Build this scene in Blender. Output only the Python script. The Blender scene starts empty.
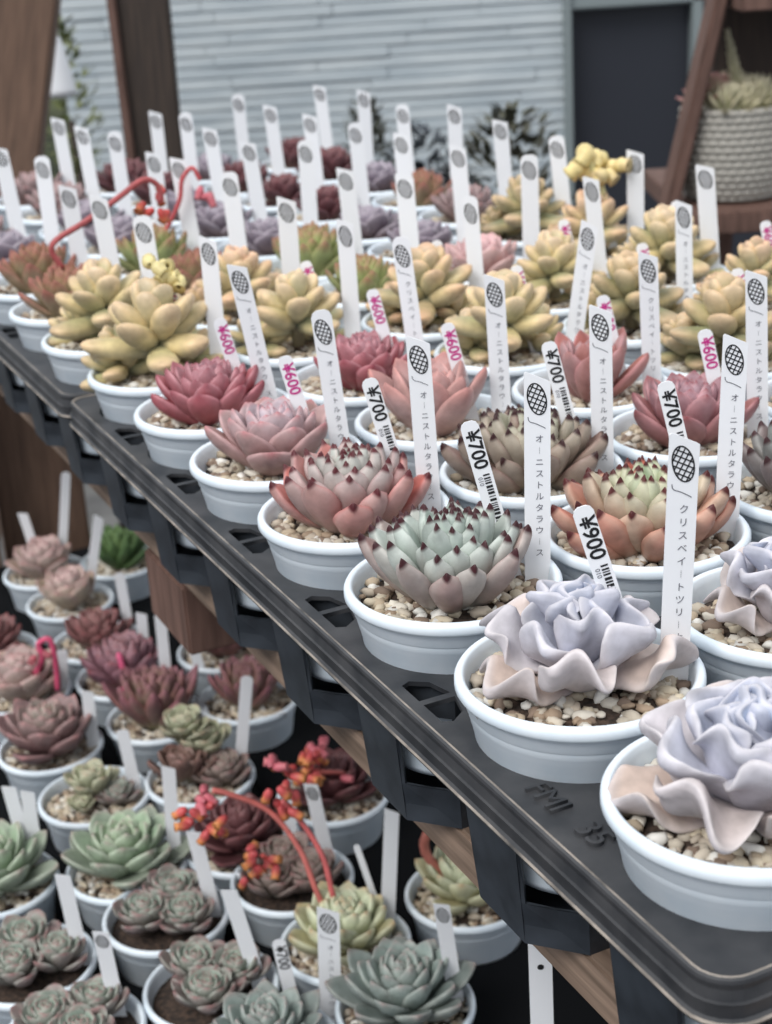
import bpy, bmesh, math, random
import numpy as np
from mathutils import Vector, Matrix

scene = bpy.context.scene
COL = scene.collection
R = math.radians

# ------------------------------------------------------------------ camera
FPX, TH, RO = 1567.7, .3759, .0646
CAMZ = 1.2625
_R0 = np.array([1, 0, 0.]); _F = np.array([0, math.cos(TH), -math.sin(TH)]); _D0 = np.array([0, -math.sin(TH), -math.cos(TH)])
_R = _R0 * math.cos(RO) + _D0 * math.sin(RO); _D = -_R0 * math.sin(RO) + _D0 * math.cos(RO)
cd = bpy.data.cameras.new('camera'); cam = bpy.data.objects.new('camera', cd); COL.objects.link(cam)
cd.sensor_fit = 'HORIZONTAL'; cd.sensor_width = 36; cd.lens = 36 * FPX / 772
cd.clip_start = .02
cam.matrix_world = Matrix(((_R[0], -_D[0], -_F[0], 0), (_R[1], -_D[1], -_F[1], 0), (_R[2], -_D[2], -_F[2], CAMZ), (0, 0, 0, 1)))
cd.dof.use_dof = True; cd.dof.focus_distance = .60; cd.dof.aperture_fstop = 23
scene.camera = cam

# ------------------------------------------------------------------ light
w = bpy.data.worlds.new('overcast'); scene.world = w; w.use_nodes = True
nt = w.node_tree; bg = nt.nodes['Background']
tc = nt.nodes.new('ShaderNodeTexCoord'); sp = nt.nodes.new('ShaderNodeSeparateXYZ'); rp = nt.nodes.new('ShaderNodeValToRGB')
nt.links.new(tc.outputs['Generated'], sp.inputs[0]); nt.links.new(sp.outputs['Z'], rp.inputs[0]); nt.links.new(rp.outputs[0], bg.inputs[0])
rp.color_ramp.elements[0].position = 0.0; rp.color_ramp.elements[0].color = (.20, .21, .23, 1)
rp.color_ramp.elements[1].position = .75; rp.color_ramp.elements[1].color = (.96, .98, 1.0, 1)
e = rp.color_ramp.elements.new(.12); e.color = (.46, .51, .58, 1)
bg.inputs[1].default_value = 1.18
sl = bpy.data.lights.new('sun', 'SUN'); sl.energy = 2.0; sl.angle = R(30); sl.color = (1, .97, .93)
so = bpy.data.objects.new('sun', sl); COL.objects.link(so); so.rotation_euler = (R(38), R(-12), R(-25)); so.location = (0, 0, 4)
scene.view_settings.view_transform = 'Standard'; scene.view_settings.look = 'None'
scene.view_settings.exposure = 0.14; scene.view_settings.gamma = 1

# ------------------------------------------------------------------ helpers
def lin(c):
    return tuple(((x / 255.) / 12.92 if x / 255. <= .04045 else ((x / 255. + .055) / 1.055) ** 2.4) for x in c)
def linA(c): return np.array(lin(c))
def ray(px, py): return _F + _R * (px - 386) / FPX + _D * (py - 512) / FPX
def at_z(px, py, z):
    d = ray(px, py); return Vector(d * (z - CAMZ) / d[2]) + Vector((0, 0, CAMZ))
def at_y(px, py, y):
    d = ray(px, py); return Vector(d * y / d[1]) + Vector((0, 0, CAMZ))

ANG = .4336; PT = .0951; X0, Y0, GAP = .1054, .4148, .0048
U = np.array([-math.sin(ANG), math.cos(ANG), 0]); V = np.array([math.cos(ANG), math.sin(ANG), 0])
O = np.array([X0, Y0, 0])
RIM = 1.0; DECK = .9755; LRIM = CAMZ - .6566
def grid(i, j, z=0, gaps=True):
    g = GAP * (i // 7) if gaps else 0
    return O + U * (PT * i + g) + V * (PT * j) + np.array([0, 0, z])
def loc(u, v, z): return Vector(O + U * u + V * v + np.array([0, 0, z]))

def tag(o, label=None, cat=None, group=None, kind=None):
    if label: o['label'] = label
    if cat: o['category'] = cat
    if group: o['group'] = group
    if kind: o['kind'] = kind
    return o
def empty(name, loc=(0, 0, 0), rz=0):
    o = bpy.data.objects.new(name, None); COL.objects.link(o); o.location = loc; o.rotation_euler = (0, 0, rz); o.empty_display_size = .02
    return o
def put(name, me, mat=None, parent=None):
    o = bpy.data.objects.new(name, me); COL.objects.link(o)
    if mat and not me.materials: me.materials.append(mat)
    if parent: o.parent = parent
    return o
def mesh_np(name, Vv, Ff, cols=None, smooth=True):
    me = bpy.data.meshes.new(name); me.from_pydata([tuple(x) for x in Vv], [], [tuple(f) for f in Ff])
    if cols is not None:
        a = me.color_attributes.new('Col', 'FLOAT_COLOR', 'POINT')
        c = np.ones((len(Vv), 4), np.float32); c[:, :3] = cols; a.data.foreach_set('color', c.ravel())
    if smooth: me.polygons.foreach_set('use_smooth', [True] * len(me.polygons))
    me.update(); return me
def mesh_bm(name, bm, smooth=False):
    me = bpy.data.meshes.new(name); bmesh.ops.recalc_face_normals(bm, faces=bm.faces); bm.to_mesh(me); bm.free()
    if smooth: me.polygons.foreach_set('use_smooth', [True] * len(me.polygons))
    return me
def bm_box(bm, c, s, rot=None, bevel=0):
    m = Matrix.Translation(c) @ (rot.to_4x4() if rot else Matrix()) @ Matrix.Diagonal((s[0], s[1], s[2], 1))
    r = bmesh.ops.create_cube(bm, size=1, matrix=m)
    if bevel:
        es = list({e for v in r['verts'] for e in v.link_edges})
        bmesh.ops.bevel(bm, geom=es, offset=bevel, segments=2, affect='EDGES')
def box_mesh(name, c, s, rot=None, bevel=0):
    bm = bmesh.new(); bm_box(bm, c, s, rot, bevel); return mesh_bm(name, bm)
ROTZ = Matrix.Rotation(ANG, 3, 'Z')   # local x = V, local y = U
def lathe(prof, n=64):
    Vv = []; Ff = []
    for (r, z) in prof:
        for k in range(n):
            a = 2 * math.pi * k / n; Vv.append((r * math.cos(a), r * math.sin(a), z))
    for p in range(len(prof) - 1):
        for k in range(n):
            k2 = (k + 1) % n; Ff.append((p * n + k, p * n + k2, (p + 1) * n + k2, (p + 1) * n + k))
    return Vv, Ff
def tube(pts, rads, n=8):
    """closed tube through points"""
    P = [Vector(p) for p in pts]; Vv = []; Ff = []
    for k, p in enumerate(P):
        d = (P[min(k + 1, len(P) - 1)] - P[max(k - 1, 0)]).normalized()
        a = d.cross(Vector((0, .3, 1))).normalized(); b = d.cross(a)
        r = rads[k] if hasattr(rads, '__len__') else rads
        for q in range(n):
            t = 2 * math.pi * q / n; Vv.append(tuple(p + a * math.cos(t) * r + b * math.sin(t) * r))
    for k in range(len(P) - 1):
        for q in range(n):
            q2 = (q + 1) % n; Ff.append((k * n + q, k * n + q2, (k + 1) * n + q2, (k + 1) * n + q))
    Ff.append(tuple(range(n))[::-1]); Ff.append(tuple(range((len(P) - 1) * n, len(P) * n)))
    return Vv, Ff
def smoothpath(pts, n=24):
    pts = [np.array(p) for p in pts]; pts = [2 * pts[0] - pts[1]] + pts + [2 * pts[-1] - pts[-2]]; out = []
    for s in range(1, len(pts) - 2):
        for t in np.linspace(0, 1, max(2, n // (len(pts) - 3)), endpoint=False):
            a, b, c, d = pts[s - 1:s + 3]
            out.append(.5 * ((2 * b) + (-a + c) * t + (2 * a - 5 * b + 4 * c - d) * t * t + (-a + 3 * b - 3 * c + d) * t ** 3))
    out.append(pts[-2]); return out

# ------------------------------------------------------------------ materials
def principled(name, col=(.8, .8, .8), rough=.5, **kw):
    m = bpy.data.materials.new(name); m.use_nodes = True; b = m.node_tree.nodes['Principled BSDF']
    b.inputs['Base Color'].default_value = (*col, 1); b.inputs['Roughness'].default_value = rough
    for k, v in kw.items(): b.inputs[k.replace('_', ' ')].default_value = v
    return m, m.node_tree, b
def noise_mix(nt, b, c1, c2, scale, detail=4, coords='Object', stretch=None, lo=.35, hi=.65, bump=0, bdist=.001):
    tc = nt.nodes.new('ShaderNodeTexCoord'); mp = nt.nodes.new('ShaderNodeMapping'); nz = nt.nodes.new('ShaderNodeTexNoise')
    nt.links.new(tc.outputs[coords], mp.inputs[0]); nt.links.new(mp.outputs[0], nz.inputs[0])
    if stretch: mp.inputs['Scale'].default_value = stretch
    nz.inputs['Scale'].default_value = scale; nz.inputs['Detail'].default_value = detail
    r = nt.nodes.new('ShaderNodeValToRGB'); r.color_ramp.elements[0].position = lo; r.color_ramp.elements[1].position = hi
    r.color_ramp.elements[0].color = (*c1, 1); r.color_ramp.elements[1].color = (*c2, 1)
    nt.links.new(nz.outputs['Fac'], r.inputs[0]); nt.links.new(r.outputs[0], b.inputs['Base Color'])
    if bump:
        bp = nt.nodes.new('ShaderNodeBump'); bp.inputs['Strength'].default_value = bump; bp.inputs['Distance'].default_value = bdist
        nt.links.new(nz.outputs['Fac'], bp.inputs['Height']); nt.links.new(bp.outputs[0], b.inputs['Normal'])
    return nz, r

M = {}
m, nt, b = principled('white_plastic', lin((226, 236, 244)), .38); b.inputs['Specular IOR Level'].default_value = .4
noise_mix(nt, b, lin((218, 230, 240)), lin((228, 237, 245)), 60, 3); M['pot'] = m
m, nt, b = principled('label_plastic', lin((236, 238, 242)), .45); M['label'] = m
m, nt, b = principled('black_ink', lin((18, 18, 22)), .6); M['ink'] = m
m, nt, b = principled('grey_ink', lin((95, 95, 105)), .6); M['pencil'] = m
m, nt, b = principled('magenta_ink', lin((190, 30, 130)), .6); M['magenta'] = m
m, nt, b = principled('black_tray_plastic', lin((48, 50, 54)), .42)
noise_mix(nt, b, lin((42, 44, 48)), lin((76, 76, 78)), 45, 8, lo=.35, hi=.8, bump=.25, bdist=.0006); b.inputs['Specular IOR Level'].default_value = .45; M['tray'] = m
m, nt, b = principled('worn_edge_plastic', lin((120, 112, 104)), .5)
noise_mix(nt, b, lin((74, 72, 70)), lin((168, 158, 148)), 60, 6, lo=.3, hi=.62); M['worn'] = m
m, nt, b = principled('cell_plastic', lin((44, 50, 58)), .5)
noise_mix(nt, b, lin((30, 34, 40)), lin((56, 62, 70)), 50, 6, lo=.3, hi=.75); M['cell'] = m
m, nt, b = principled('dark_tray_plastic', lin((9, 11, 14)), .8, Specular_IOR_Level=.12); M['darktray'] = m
def wood(name, c1, c2, c3, st):
    m, nt, b = principled(name, c2, .7)
    nz, r = noise_mix(nt, b, c1, c3, 18, 8, 'Object', st, .3, .72, .4, .002); M[name] = m
wood('weathered_wood', lin((92, 76, 64)), lin((120, 100, 88)), lin((150, 128, 112)), (12, .7, 12))
wood('brown_wood', lin((92, 72, 60)), lin((106, 82, 68)), lin((122, 96, 80)), (10, 10, .8))
wood('dark_brown_wood', lin((44, 36, 32)), lin((52, 44, 38)), lin((66, 54, 46)), (10, 10, .8))
wood('stand_wood', lin((80, 58, 50)), lin((100, 74, 64)), lin((116, 88, 78)), (8, 8, 1))
m, nt, b = principled('leaf', (.5, .5, .5), .42)
at = nt.nodes.new('ShaderNodeAttribute'); at.attribute_name = 'Col'
nz = nt.nodes.new('ShaderNodeTexNoise'); nz.inputs['Scale'].default_value = 130; nz.inputs['Detail'].default_value = 8
tc = nt.nodes.new('ShaderNodeTexCoord'); nt.links.new(tc.outputs['Object'], nz.inputs[0])
mr = nt.nodes.new('ShaderNodeMapRange'); mr.inputs[1].default_value = .3; mr.inputs[2].default_value = .7; mr.inputs[3].default_value = .78; mr.inputs[4].default_value = 1.16
nt.links.new(nz.outputs['Fac'], mr.inputs[0])
mx = nt.nodes.new('ShaderNodeVectorMath'); mx.operation = 'SCALE'
nt.links.new(at.outputs['Color'], mx.inputs[0]); nt.links.new(mr.outputs[0], mx.inputs['Scale']); nt.links.new(mx.outputs[0], b.inputs['Base Color'])
bp = nt.nodes.new('ShaderNodeBump'); bp.inputs['Strength'].default_value = .15; bp.inputs['Distance'].default_value = .0006
nt.links.new(nz.outputs['Fac'], bp.inputs['Height']); nt.links.new(bp.outputs[0], b.inputs['Normal'])
b.inputs['Specular IOR Level'].default_value = .35
M['leaf'] = m
m, nt, b = principled('pebble', (.5, .5, .5), .8); at = nt.nodes.new('ShaderNodeAttribute'); at.attribute_name = 'Col'; nt.links.new(at.outputs['Color'], b.inputs['Base Color']); M['pebble'] = m
m, nt, b = principled('soil', lin((52, 42, 36)), .95); noise_mix(nt, b, lin((34, 28, 25)), lin((78, 62, 52)), 300, 4, bump=.8, bdist=.002); M['soil'] = m

# ------------------------------------------------------------------ setting
m, nt, b = principled('floor_paving', lin((90, 90, 92)), .9); noise_mix(nt, b, lin((70, 70, 72)), lin((104, 104, 104)), 6, 8); M['paving'] = m
bm = bmesh.new(); bm_box(bm, (0, 2.5, -.02), (9, 9, .04)); tag(put('floor', mesh_bm('floor', bm), M['paving']), kind='structure')

# back wall with thin split-face courses
WY = 3.3
m, nt, b = principled('stone_courses', lin((176, 188, 196)), .85)
tc = nt.nodes.new('ShaderNodeTexCoord'); nz = nt.nodes.new('ShaderNodeTexNoise'); mp = nt.nodes.new('ShaderNodeMapping')
mp.inputs['Scale'].default_value = (3, 3, 22); nz.inputs['Scale'].default_value = 2; nz.inputs['Detail'].default_value = 6
nt.links.new(tc.outputs['Object'], mp.inputs[0]); nt.links.new(mp.outputs[0], nz.inputs[0])
r = nt.nodes.new('ShaderNodeValToRGB'); r.color_ramp.elements[0].color = (*lin((172, 183, 190)), 1); r.color_ramp.elements[1].color = (*lin((198, 206, 210)), 1)
r.color_ramp.elements[0].position = .3; r.color_ramp.elements[1].position = .7
nt.links.new(nz.outputs['Fac'], r.inputs[0]); nt.links.new(r.outputs[0], b.inputs['Base Color']); M['wall'] = m
def course_wall(x0, x1, z0, z1, y, pitch, rng, yaw=0):
    bm = bmesh.new(); z = z0
    while z < z1:
        x = x0 - rng.uniform(0, .2)
        while x < x1:
            l = rng.uniform(.18, .5); xa, xb = max(x, x0), min(x + l, x1)
            if xb - xa > .01:
                d = rng.uniform(0, .004)
                bm_box(bm, ((xa + xb) / 2, y - d + .03, z + pitch / 2), (xb - xa + .001, .06, pitch - .0012), None, .0022)
            x += l
        z += pitch
    bm_box(bm, ((x0 + x1) / 2, y + .04, (z0 + z1) / 2), (x1 - x0, .05, z1 - z0))
    return mesh_bm('wall', bm)
rng = random.Random(4)
xa = at_y(64, 80, WY).x; xb = at_y(566, 80, WY).x
tag(put('wall_back', course_wall(xa, xb, .35, 1.6, WY, .0215, rng), M['wall']), kind='structure')
# dark glazed panel right of the wall, in its frame
m, nt, b = principled('dark_glass', lin((44, 47, 55)), .35); M['darkglass'] = m
m, nt, b = principled('grey_frame', lin((128, 138, 140)), .5); M['frame'] = m
p1 = at_y(568, 10, WY); p2 = at_y(706, 10, WY)
tag(put('window_1', box_mesh('window', ((p1.x + p2.x) / 2 + .3, WY + .03, (p1.z + .3) / 2), (p2.x - p1.x + .6, .02, p1.z - .3)), M['darkglass']), kind='structure')
bm = bmesh.new(); bm_box(bm, ((p1.x + p2.x) / 2 + .3, WY + .01, p1.z + .04), (p2.x - p1.x + .62, .06, .08), None, .004)
bm_box(bm, (p1.x - .004, WY + .005, .7), (.016, .07, 1.2), None, .003)
bm_box(bm, (p2.x - .02, WY + .005, .7), (.022, .05, 1.2), None, .003)
tag(put('trim_1', mesh_bm('trim', bm), M['frame']), kind='structure')
# shaded garden strip beyond the left end of the wall
m, nt, b = principled('garden_green', lin((70, 78, 62)), .9); noise_mix(nt, b, lin((42, 48, 44)), lin((120, 126, 96)), 9, 5); M['garden'] = m
tag(put('wall_left', box_mesh('w', (xa - 1.0, WY + .5, .8), (2.2, .05, 1.8)), M['garden']), kind='structure')

# ------------------------------------------------------------------ timber uprights (background)
def beam(name, a, b_, wd, dp, mat, parent=None, yaw=0):
    a, b_ = Vector(a), Vector(b_); d = (b_ - a); L = d.length; z = d.normalized(); x = Vector((math.cos(yaw), math.sin(yaw), 0)); y = z.cross(x).normalized(); x = y.cross(z)
    rot = Matrix((x, y, z)).transposed(); bm = bmesh.new(); bm_box(bm, (0, 0, 0), (wd, dp, L), None, .003)
    o = put(name, mesh_bm(name, bm), mat, parent); o.matrix_world = Matrix.Translation((a + b_) / 2) @ rot.to_4x4(); return o
def line_beam(name, q0, q1, y, wd, dp, mat, yaw=0, ztop=1.6):
    a, b_ = at_y(*q0, y), at_y(*q1, y); d = (b_ - a) / (b_.z - a.z)
    return beam(name, a + d * (ztop - a.z), a + d * (0 - a.z), wd, dp, mat, None, yaw)
tag(line_beam('timber_post', (30, 0), (14, 150), 2.45, .084, .05, M['brown_wood'], .0, 1.5),
    'broad brown timber post leaning at the far left behind the trays', 'post')
tag(line_beam('timber_post', (-10, 0), (-18, 150), 2.75, .06, .04, M['stand_wood'], .0, 1.5),
    'pale edge of a timber post at the far left border, behind the broad brown post', 'post')
o = line_beam('timber_post', (143, 0), (158, 150), 2.3, .072, .03, M['dark_brown_wood'], .0, 1.5)
tag(o, 'dark brown timber post with a lighter left side, standing before the white wall', 'post')
d = (at_y(153, 150, 2.3) - at_y(140, 0, 2.3)); 
e2 = line_beam('light_side', (112, 0), (131, 150), 2.29, .012, .035, M['stand_wood'], .0, 1.5)  # post's light left side face, painted in as a strip of paler wood
e2.parent = o; e2.matrix_parent_inverse = o.matrix_world.inverted()

# ------------------------------------------------------------------ wooden display stand, right background
SY = 1.95
st = empty('display_stand', tuple(at_y(720, 210, SY).xy) + (0,))
tag(st, 'brown wooden A-frame display stand with shelves, right background', 'display stand')
def wpart(name, me_o): me_o.name = name; me_o.parent = st; me_o.matrix_parent_inverse = Matrix.Translation(-st.location); return me_o
def lb(q0, q1, y, wd, dp, ztop): return line_beam('leg', q0, q1, y, wd, dp, M['stand_wood'], 0, ztop)
wpart('leg', lb((717, 0), (664, 225), SY, .016, .05, 1.45))
wpart('leg', lb((740, 0), (722, 225), SY + .32, .026, .04, 1.45))
wpart('leg', lb((890, 0), (925, 225), SY, .026, .05, 1.45))
zs = at_y(700, 196, SY).z
xs0, xs1 = at_y(672, 196, SY).x, at_y(905, 196, SY).x
def shelf(z, x0, x1, t=.026): return put('shelf', box_mesh('shelf', ((x0 + x1) / 2, SY + .10, z), (x1 - x0, .34, t), None, .002), M['stand_wood'])
sh = shelf(zs - .022, xs0 + .01, xs1); wpart('shelf', sh)
zt = at_y(740, 3, SY).z
wpart('shelf', shelf(zt + .008, at_y(728, 3, SY).x, at_y(900, 3, SY).x))
wpart('shelf', shelf(.30, xs0 - .1, xs1 + .1))
bpz = put('back_panel', box_mesh('bp', ((xs0 + xs1) / 2 + .06, SY + .285, (zs + zt) / 2), (xs1 - xs0 - .10, .012, zt - zs), None, .001), M['dark_brown_wood']); wpart('back_panel', bpz)

# ------------------------------------------------------------------ trays
def rrect(u0, u1, v0, v1, r, n=6):
    pts = []
    for (cu, cv, a0) in ((u1 - r, v1 - r, 0), (u0 + r, v1 - r, 90), (u0 + r, v0 + r, 180), (u1 - r, v0 + r, 270)):
        for k in range(n + 1):
            a = R(a0 + 90 * k / n); pts.append((cu + r * math.cos(a), cv + r * math.sin(a)))
    return pts
def curve_sheet(name, loops, thick):
    c = bpy.data.curves.new(name, 'CURVE'); c.dimensions = '2D'; c.fill_mode = 'BOTH'; c.extrude = thick / 2
    for lp in loops:
        s = c.splines.new('POLY'); s.points.add(len(lp) - 1); s.use_cyclic_u = True
        for k, p in enumerate(lp): s.points[k].co = (p[0], p[1], 0, 1)
    o = bpy.data.objects.new(name, c); COL.objects.link(o); dg = bpy.context.evaluated_depsgraph_get()
    me = bpy.data.meshes.new_from_object(o.evaluated_get(dg)); bpy.data.objects.remove(o); return me
# tray local frame: x along V (5 cells), y along U (7 cells), origin at cell (0,0)
def tray_deck():
    x0, x1, y0, y1 = -.047, 4 * PT + .047, -.0475, 6 * PT + .0475
    loops = [rrect(x0, x1, y0, y1, .012)]
    for a in range(5):
        for b_ in range(7):
            loops.append([(a * PT + .0385 * math.cos(t), b_ * PT + .0385 * math.sin(t)) for t in np.linspace(0, 2 * math.pi, 32, endpoint=False)])
    for b_ in range(6):
        c = (b_ + .5) * PT
        for s in (1, -1):
            for (xx, m_) in ((-.0405, 1), (4 * PT + .0405, -1)):
                if b_ == 0 and m_ == 1: continue          # solid panel that carries the lettering
                q = [(xx, c + s * .0018), (xx + m_ * .0135, c + s * .0018), (xx + m_ * .0105, c + s * .0135), (xx + m_ * .004, c + s * .0185), (xx, c + s * .0165)]
                loops.append(q)
        for a in range(4):
            cx = (a + .5) * PT
            for sx in (1, -1):
                for sy in (1, -1):
                    loops.append([(cx + sx * .0015, c + sy * .0015), (cx + sx * .0125, c + sy * .0015), (cx + sx * .0015, c + sy * .0125)])
    me = curve_sheet('deck', loops, .002)
    me.transform(Matrix.Translation((0, 0, -.001))); return me
def tray_flange():
    x0, x1, y0, y1 = -.047, 4 * PT + .047, -.0475, 6 * PT + .0475
    prof = [(-.0012, -.0005), (-.0010, .0006), (.0, .0008), (.0009, .0003), (.0012, -.0008), (.0008, -.0030), (.0014, -.0066), (.0024, -.0069), (.0022, -.0078), (.0018, -.0120), (.0030, -.0126), (.0034, -.0136), (.0030, -.0146), (.0012, -.0148), (.0010, -.0132), (-.0004, -.002)]
    rings = []; Vv = []; Ff = []
    for (o_, z) in prof:
        pts = rrect(x0 - o_, x1 + o_, y0 - o_, y1 + o_, .012 + o_); n = len(pts)
        Vv += [(p[0], p[1], z) for p in pts]
    mi = []
    for p in range(len(prof)):
        p2 = (p + 1) % len(prof)
        for k in range(n):
            k2 = (k + 1) % n; Ff.append((p * n + k, p2 * n + k, p2 * n + k2, p * n + k2)); mi.append(1 if p in (0, 1, 10) else 0)
    me = bpy.data.meshes.new('flange'); me.from_pydata(Vv, [], Ff); me.materials.append(M['tray']); me.materials.append(M['worn'])
    me.polygons.foreach_set('material_index', mi)
    bm = bmesh.new(); bm.from_mesh(me); bmesh.ops.recalc_face_normals(bm, faces=bm.faces); bm.to_mesh(me); bm.free()
    return me
def cell_mesh():
    """eight-sided tapered cup with window openings in the slanting faces"""
    bm = bmesh.new(); H = .068
    def oct_(f, z):
        a = .0405 * f; h = .019 * f; t = .0395 * f
        return [Vector(p) for p in ((-a, -h, z), (-h * 1.15, -t, z), (h * 1.15, -t, z), (a, -h, z), (a, h, z), (h * 1.15, t, z), (-h * 1.15, t, z), (-a, h, z))]
    def quad(p):
        f = bm.faces.new([bm.verts.new(x) for x in p]); return f
    for k in range(8):
        k2 = (k + 1) % 8; slant = k in (0, 2, 4, 6)
        def P(kk, z): return oct_(1 - .14 * (-z / H), z)[kk]
        def strip(za, zb, fa=0., fb=1.):
            A, B, C, D = P(k, za), P(k2, za), P(k2, zb), P(k, zb)
            q = [A.lerp(B, fa), A.lerp(B, fb), D.lerp(C, fb), D.lerp(C, fa)]
            quad(q)
        if slant:
            strip(0, -.015); strip(-.024, -.028); strip(-.050, -H)
            strip(-.015, -.024, 0, .06); strip(-.015, -.024, .94, 1); strip(-.028, -.050, 0, .06); strip(-.028, -.050, .94, 1)
        else: strip(0, -H)
    lo = oct_(.86, -H)
    bm.faces.new([bm.verts.new(x) for x in lo])
    for s in (-1, 1):
        pass
    bmesh.ops.remove_doubles(bm, verts=bm.verts, dist=1e-5)
    me = mesh_bm('cell', bm); return me
DK, FL, CE = tray_deck(), tray_flange(), cell_mesh()
DK.materials.append(M['tray']); CE.materials.append(M['cell'])
def tray(i0, j0, label, z=DECK, org=None):
    t = empty('carrier_tray', org or Vector(grid(i0, j0, z)), ANG)
    tag(t, label, 'tray', 'black carrier trays of the upper bench')
    put('deck', DK, None, t); put('edge_rim', FL, None, t)
    for a in range(5):
        for b_ in range(7):
            c = put('cell', CE, None, t); c.location = (a * PT, b_ * PT, -.002)
            md = c.modifiers.new('sol', 'SOLIDIFY'); md.thickness = .0016; md.offset = 0
    return t
t1 = tray(0, 0, 'nearest black plastic carrier tray, embossed FMI 35 beside its front corner')
t2 = tray(7, 0, 'second black plastic carrier tray, butted behind the near one, upper left')

_mcache = {}
def text_mesh(s, size, extrude=.0, shear=0., key=None, offset=0, spacing=1.):
    k = (s, size, extrude, shear, offset, spacing)
    if k in _mcache: return _mcache[k]
    c = bpy.data.curves.new('lettering', 'FONT'); c.body = s; c.size = size; c.extrude = extrude; c.shear = shear; c.offset = offset
    c.align_x = 'CENTER'; c.align_y = 'CENTER'; c.resolution_u = 3; c.space_character = spacing
    
    o = bpy.data.objects.new('lettering', c); COL.objects.link(o); bpy.context.view_layer.update(); dg = bpy.context.evaluated_depsgraph_get()
    me = bpy.data.meshes.new_from_object(o.evaluated_get(dg)); bpy.data.objects.remove(o); _mcache[k] = me; return me
# embossed lettering: reads along the edge towards the near corner
for s, uu, vv, sz in (('FMI', .060, -.0355, .0125), ('35', .0335, -.0345, .0135)):
    o = put('embossed_lettering', text_mesh(s, sz, .0007), M['tray'], t1)
    o.location = (vv, uu, .0007); o.rotation_euler = (0, 0, R(-90))

# slats, cross rails and posts carrying the upper trays: one bench
def bench(label):
    t = empty('bench', Vector(O), ANG); return tag(t, label, 'bench')
def bpart(t, name, u0, u1, v0, v1, z0, z1, mat, bev=.0015):
    o = put(name, box_mesh(name, (0, 0, 0), (v1 - v0, u1 - u0, z1 - z0), None, bev), mat, t); o.location = ((v0 + v1) / 2, (u0 + u1) / 2, (z0 + z1) / 2); return o
ZC = DECK - .0705
ub = bench('weathered brown wooden bench carrying the upper black trays')
for v_ in (-.020, .178, .358): bpart(ub, 'slat', -.12, 1.52, v_, v_ + .045, ZC - .022, ZC, M['weathered_wood'])
for (u_, w_) in ((.50, .075), (1.19, .06), (-.105, .05)): bpart(ub, 'rail', u_, u_ + w_, -.022, .43, ZC - .068, ZC - .0225, M['stand_wood'])
for (u_, v_) in ((1.33, .37), (-.10, .37), (1.44, -.02)): bpart(ub, 'post', u_, u_ + .06, v_, v_ + .06, 0, ZC - .0685 if u_ < 1.4 else ZC - .023, M['brown_wood'])
pq = at_y(30, 470, 1.78)
o = put('timber_post', box_mesh('s', (0, 0, -.4), (.105, .06, .86), None, .003), M['brown_wood']); o.location = (at_y(24, 470, 1.78).x, 1.84, .93 - .13 ); o.rotation_euler = (0, 0, .3)
o.location.z = .83
tag(o, 'upright brown timber board below the far tray at the left border', 'post')

# ------------------------------------------------------------------ pot
def pot_profile(h=.075):
    p = [(0, .004), (.031, .004), (.0395, h - .010), (.0408, h - .004), (.0413, h - .0008), (.0424, h), (.0440, h - .0004), (.0449, h - .0018), (.0450, h - .0042), (.0441, h - .0056), (.0425, h - .0062), (.0417, h - .0070),
         (.0414, h - .0115), (.0409, h - .0119), (.0407, h - .0124), (.0404, h - .0150), (.0401, h - .0153), (.0398, h - .0175), (.0395, h - .0178), (.0391, h - .0205), (.0388, h - .0208), (.0378, h - .030), (.0374, h - .0304), (.0335, .003), (.0325, 0), (0, 0)]
    return p
vv, ff = lathe(pot_profile(), 72); POT = mesh_np('pot', vv, ff)
bm = bmesh.new(); bm.from_mesh(POT); bmesh.ops.remove_doubles(bm, verts=bm.verts, dist=1e-6); bmesh.ops.recalc_face_normals(bm, faces=bm.faces); bm.to_mesh(POT); bm.free()
POT.materials.append(M['pot'])
vv, ff = lathe([(0, .0665), (.015, .0668), (.030, .0660), (.0392, .0640), (.0380, .056), (0, .055)], 40); SOIL = mesh_np('soil', vv, ff); SOIL.materials.append(M['soil'])
def ico(sub=2):
    bm = bmesh.new(); bmesh.ops.create_icosphere(bm, subdivisions=sub, radius=1); V_ = np.array([v.co[:] for v in bm.verts]); F_ = [[v.index for v in f.verts] for f in bm.faces]; bm.free(); return V_, F_
IV, IF = ico(2)
PEB = [linA(c) for c in ((196, 186, 170), (214, 208, 196), (184, 168, 146), (158, 138, 118), (206, 194, 172), (222, 220, 214), (132, 114, 100), (190, 178, 162))]
def gravel_mesh(seed, n=300):
    rn = np.random.RandomState(seed); Vs = []; Fs = []; Cs = []; off = 0
    for k in range(n):
        r = .0385 * math.sqrt(rn.uniform(.02, 1)); a = rn.uniform(0, 6.283); s = rn.uniform(.0015, .0033)
        sc = np.array([s * rn.uniform(.9, 1.5), s * rn.uniform(.7, 1.1), s * rn.uniform(.55, .85)])
        P = IV * (1 + .13 * rn.randn(len(IV), 1)) * sc; rot = np.array(Matrix.Rotation(rn.uniform(0, 6.28), 3, 'Z') @ Matrix.Rotation(rn.uniform(-.5, .5), 3, 'X'))
        P = P @ rot.T + np.array([r * math.cos(a), r * math.sin(a), .0664 + rn.uniform(0, .0014)])
        c = PEB[rn.randint(len(PEB))] * rn.uniform(.8, 1.08)
        Vs.append(P); Cs.append(np.tile(c, (len(IV), 1))); Fs += [[i + off for i in f] for f in IF]; off += len(IV)
    me = mesh_np('gravel', np.vstack(Vs), Fs, np.vstack(Cs)); me.materials.append(M['pebble']); return me
GRAV = [gravel_mesh(k) for k in range(4)]

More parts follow.
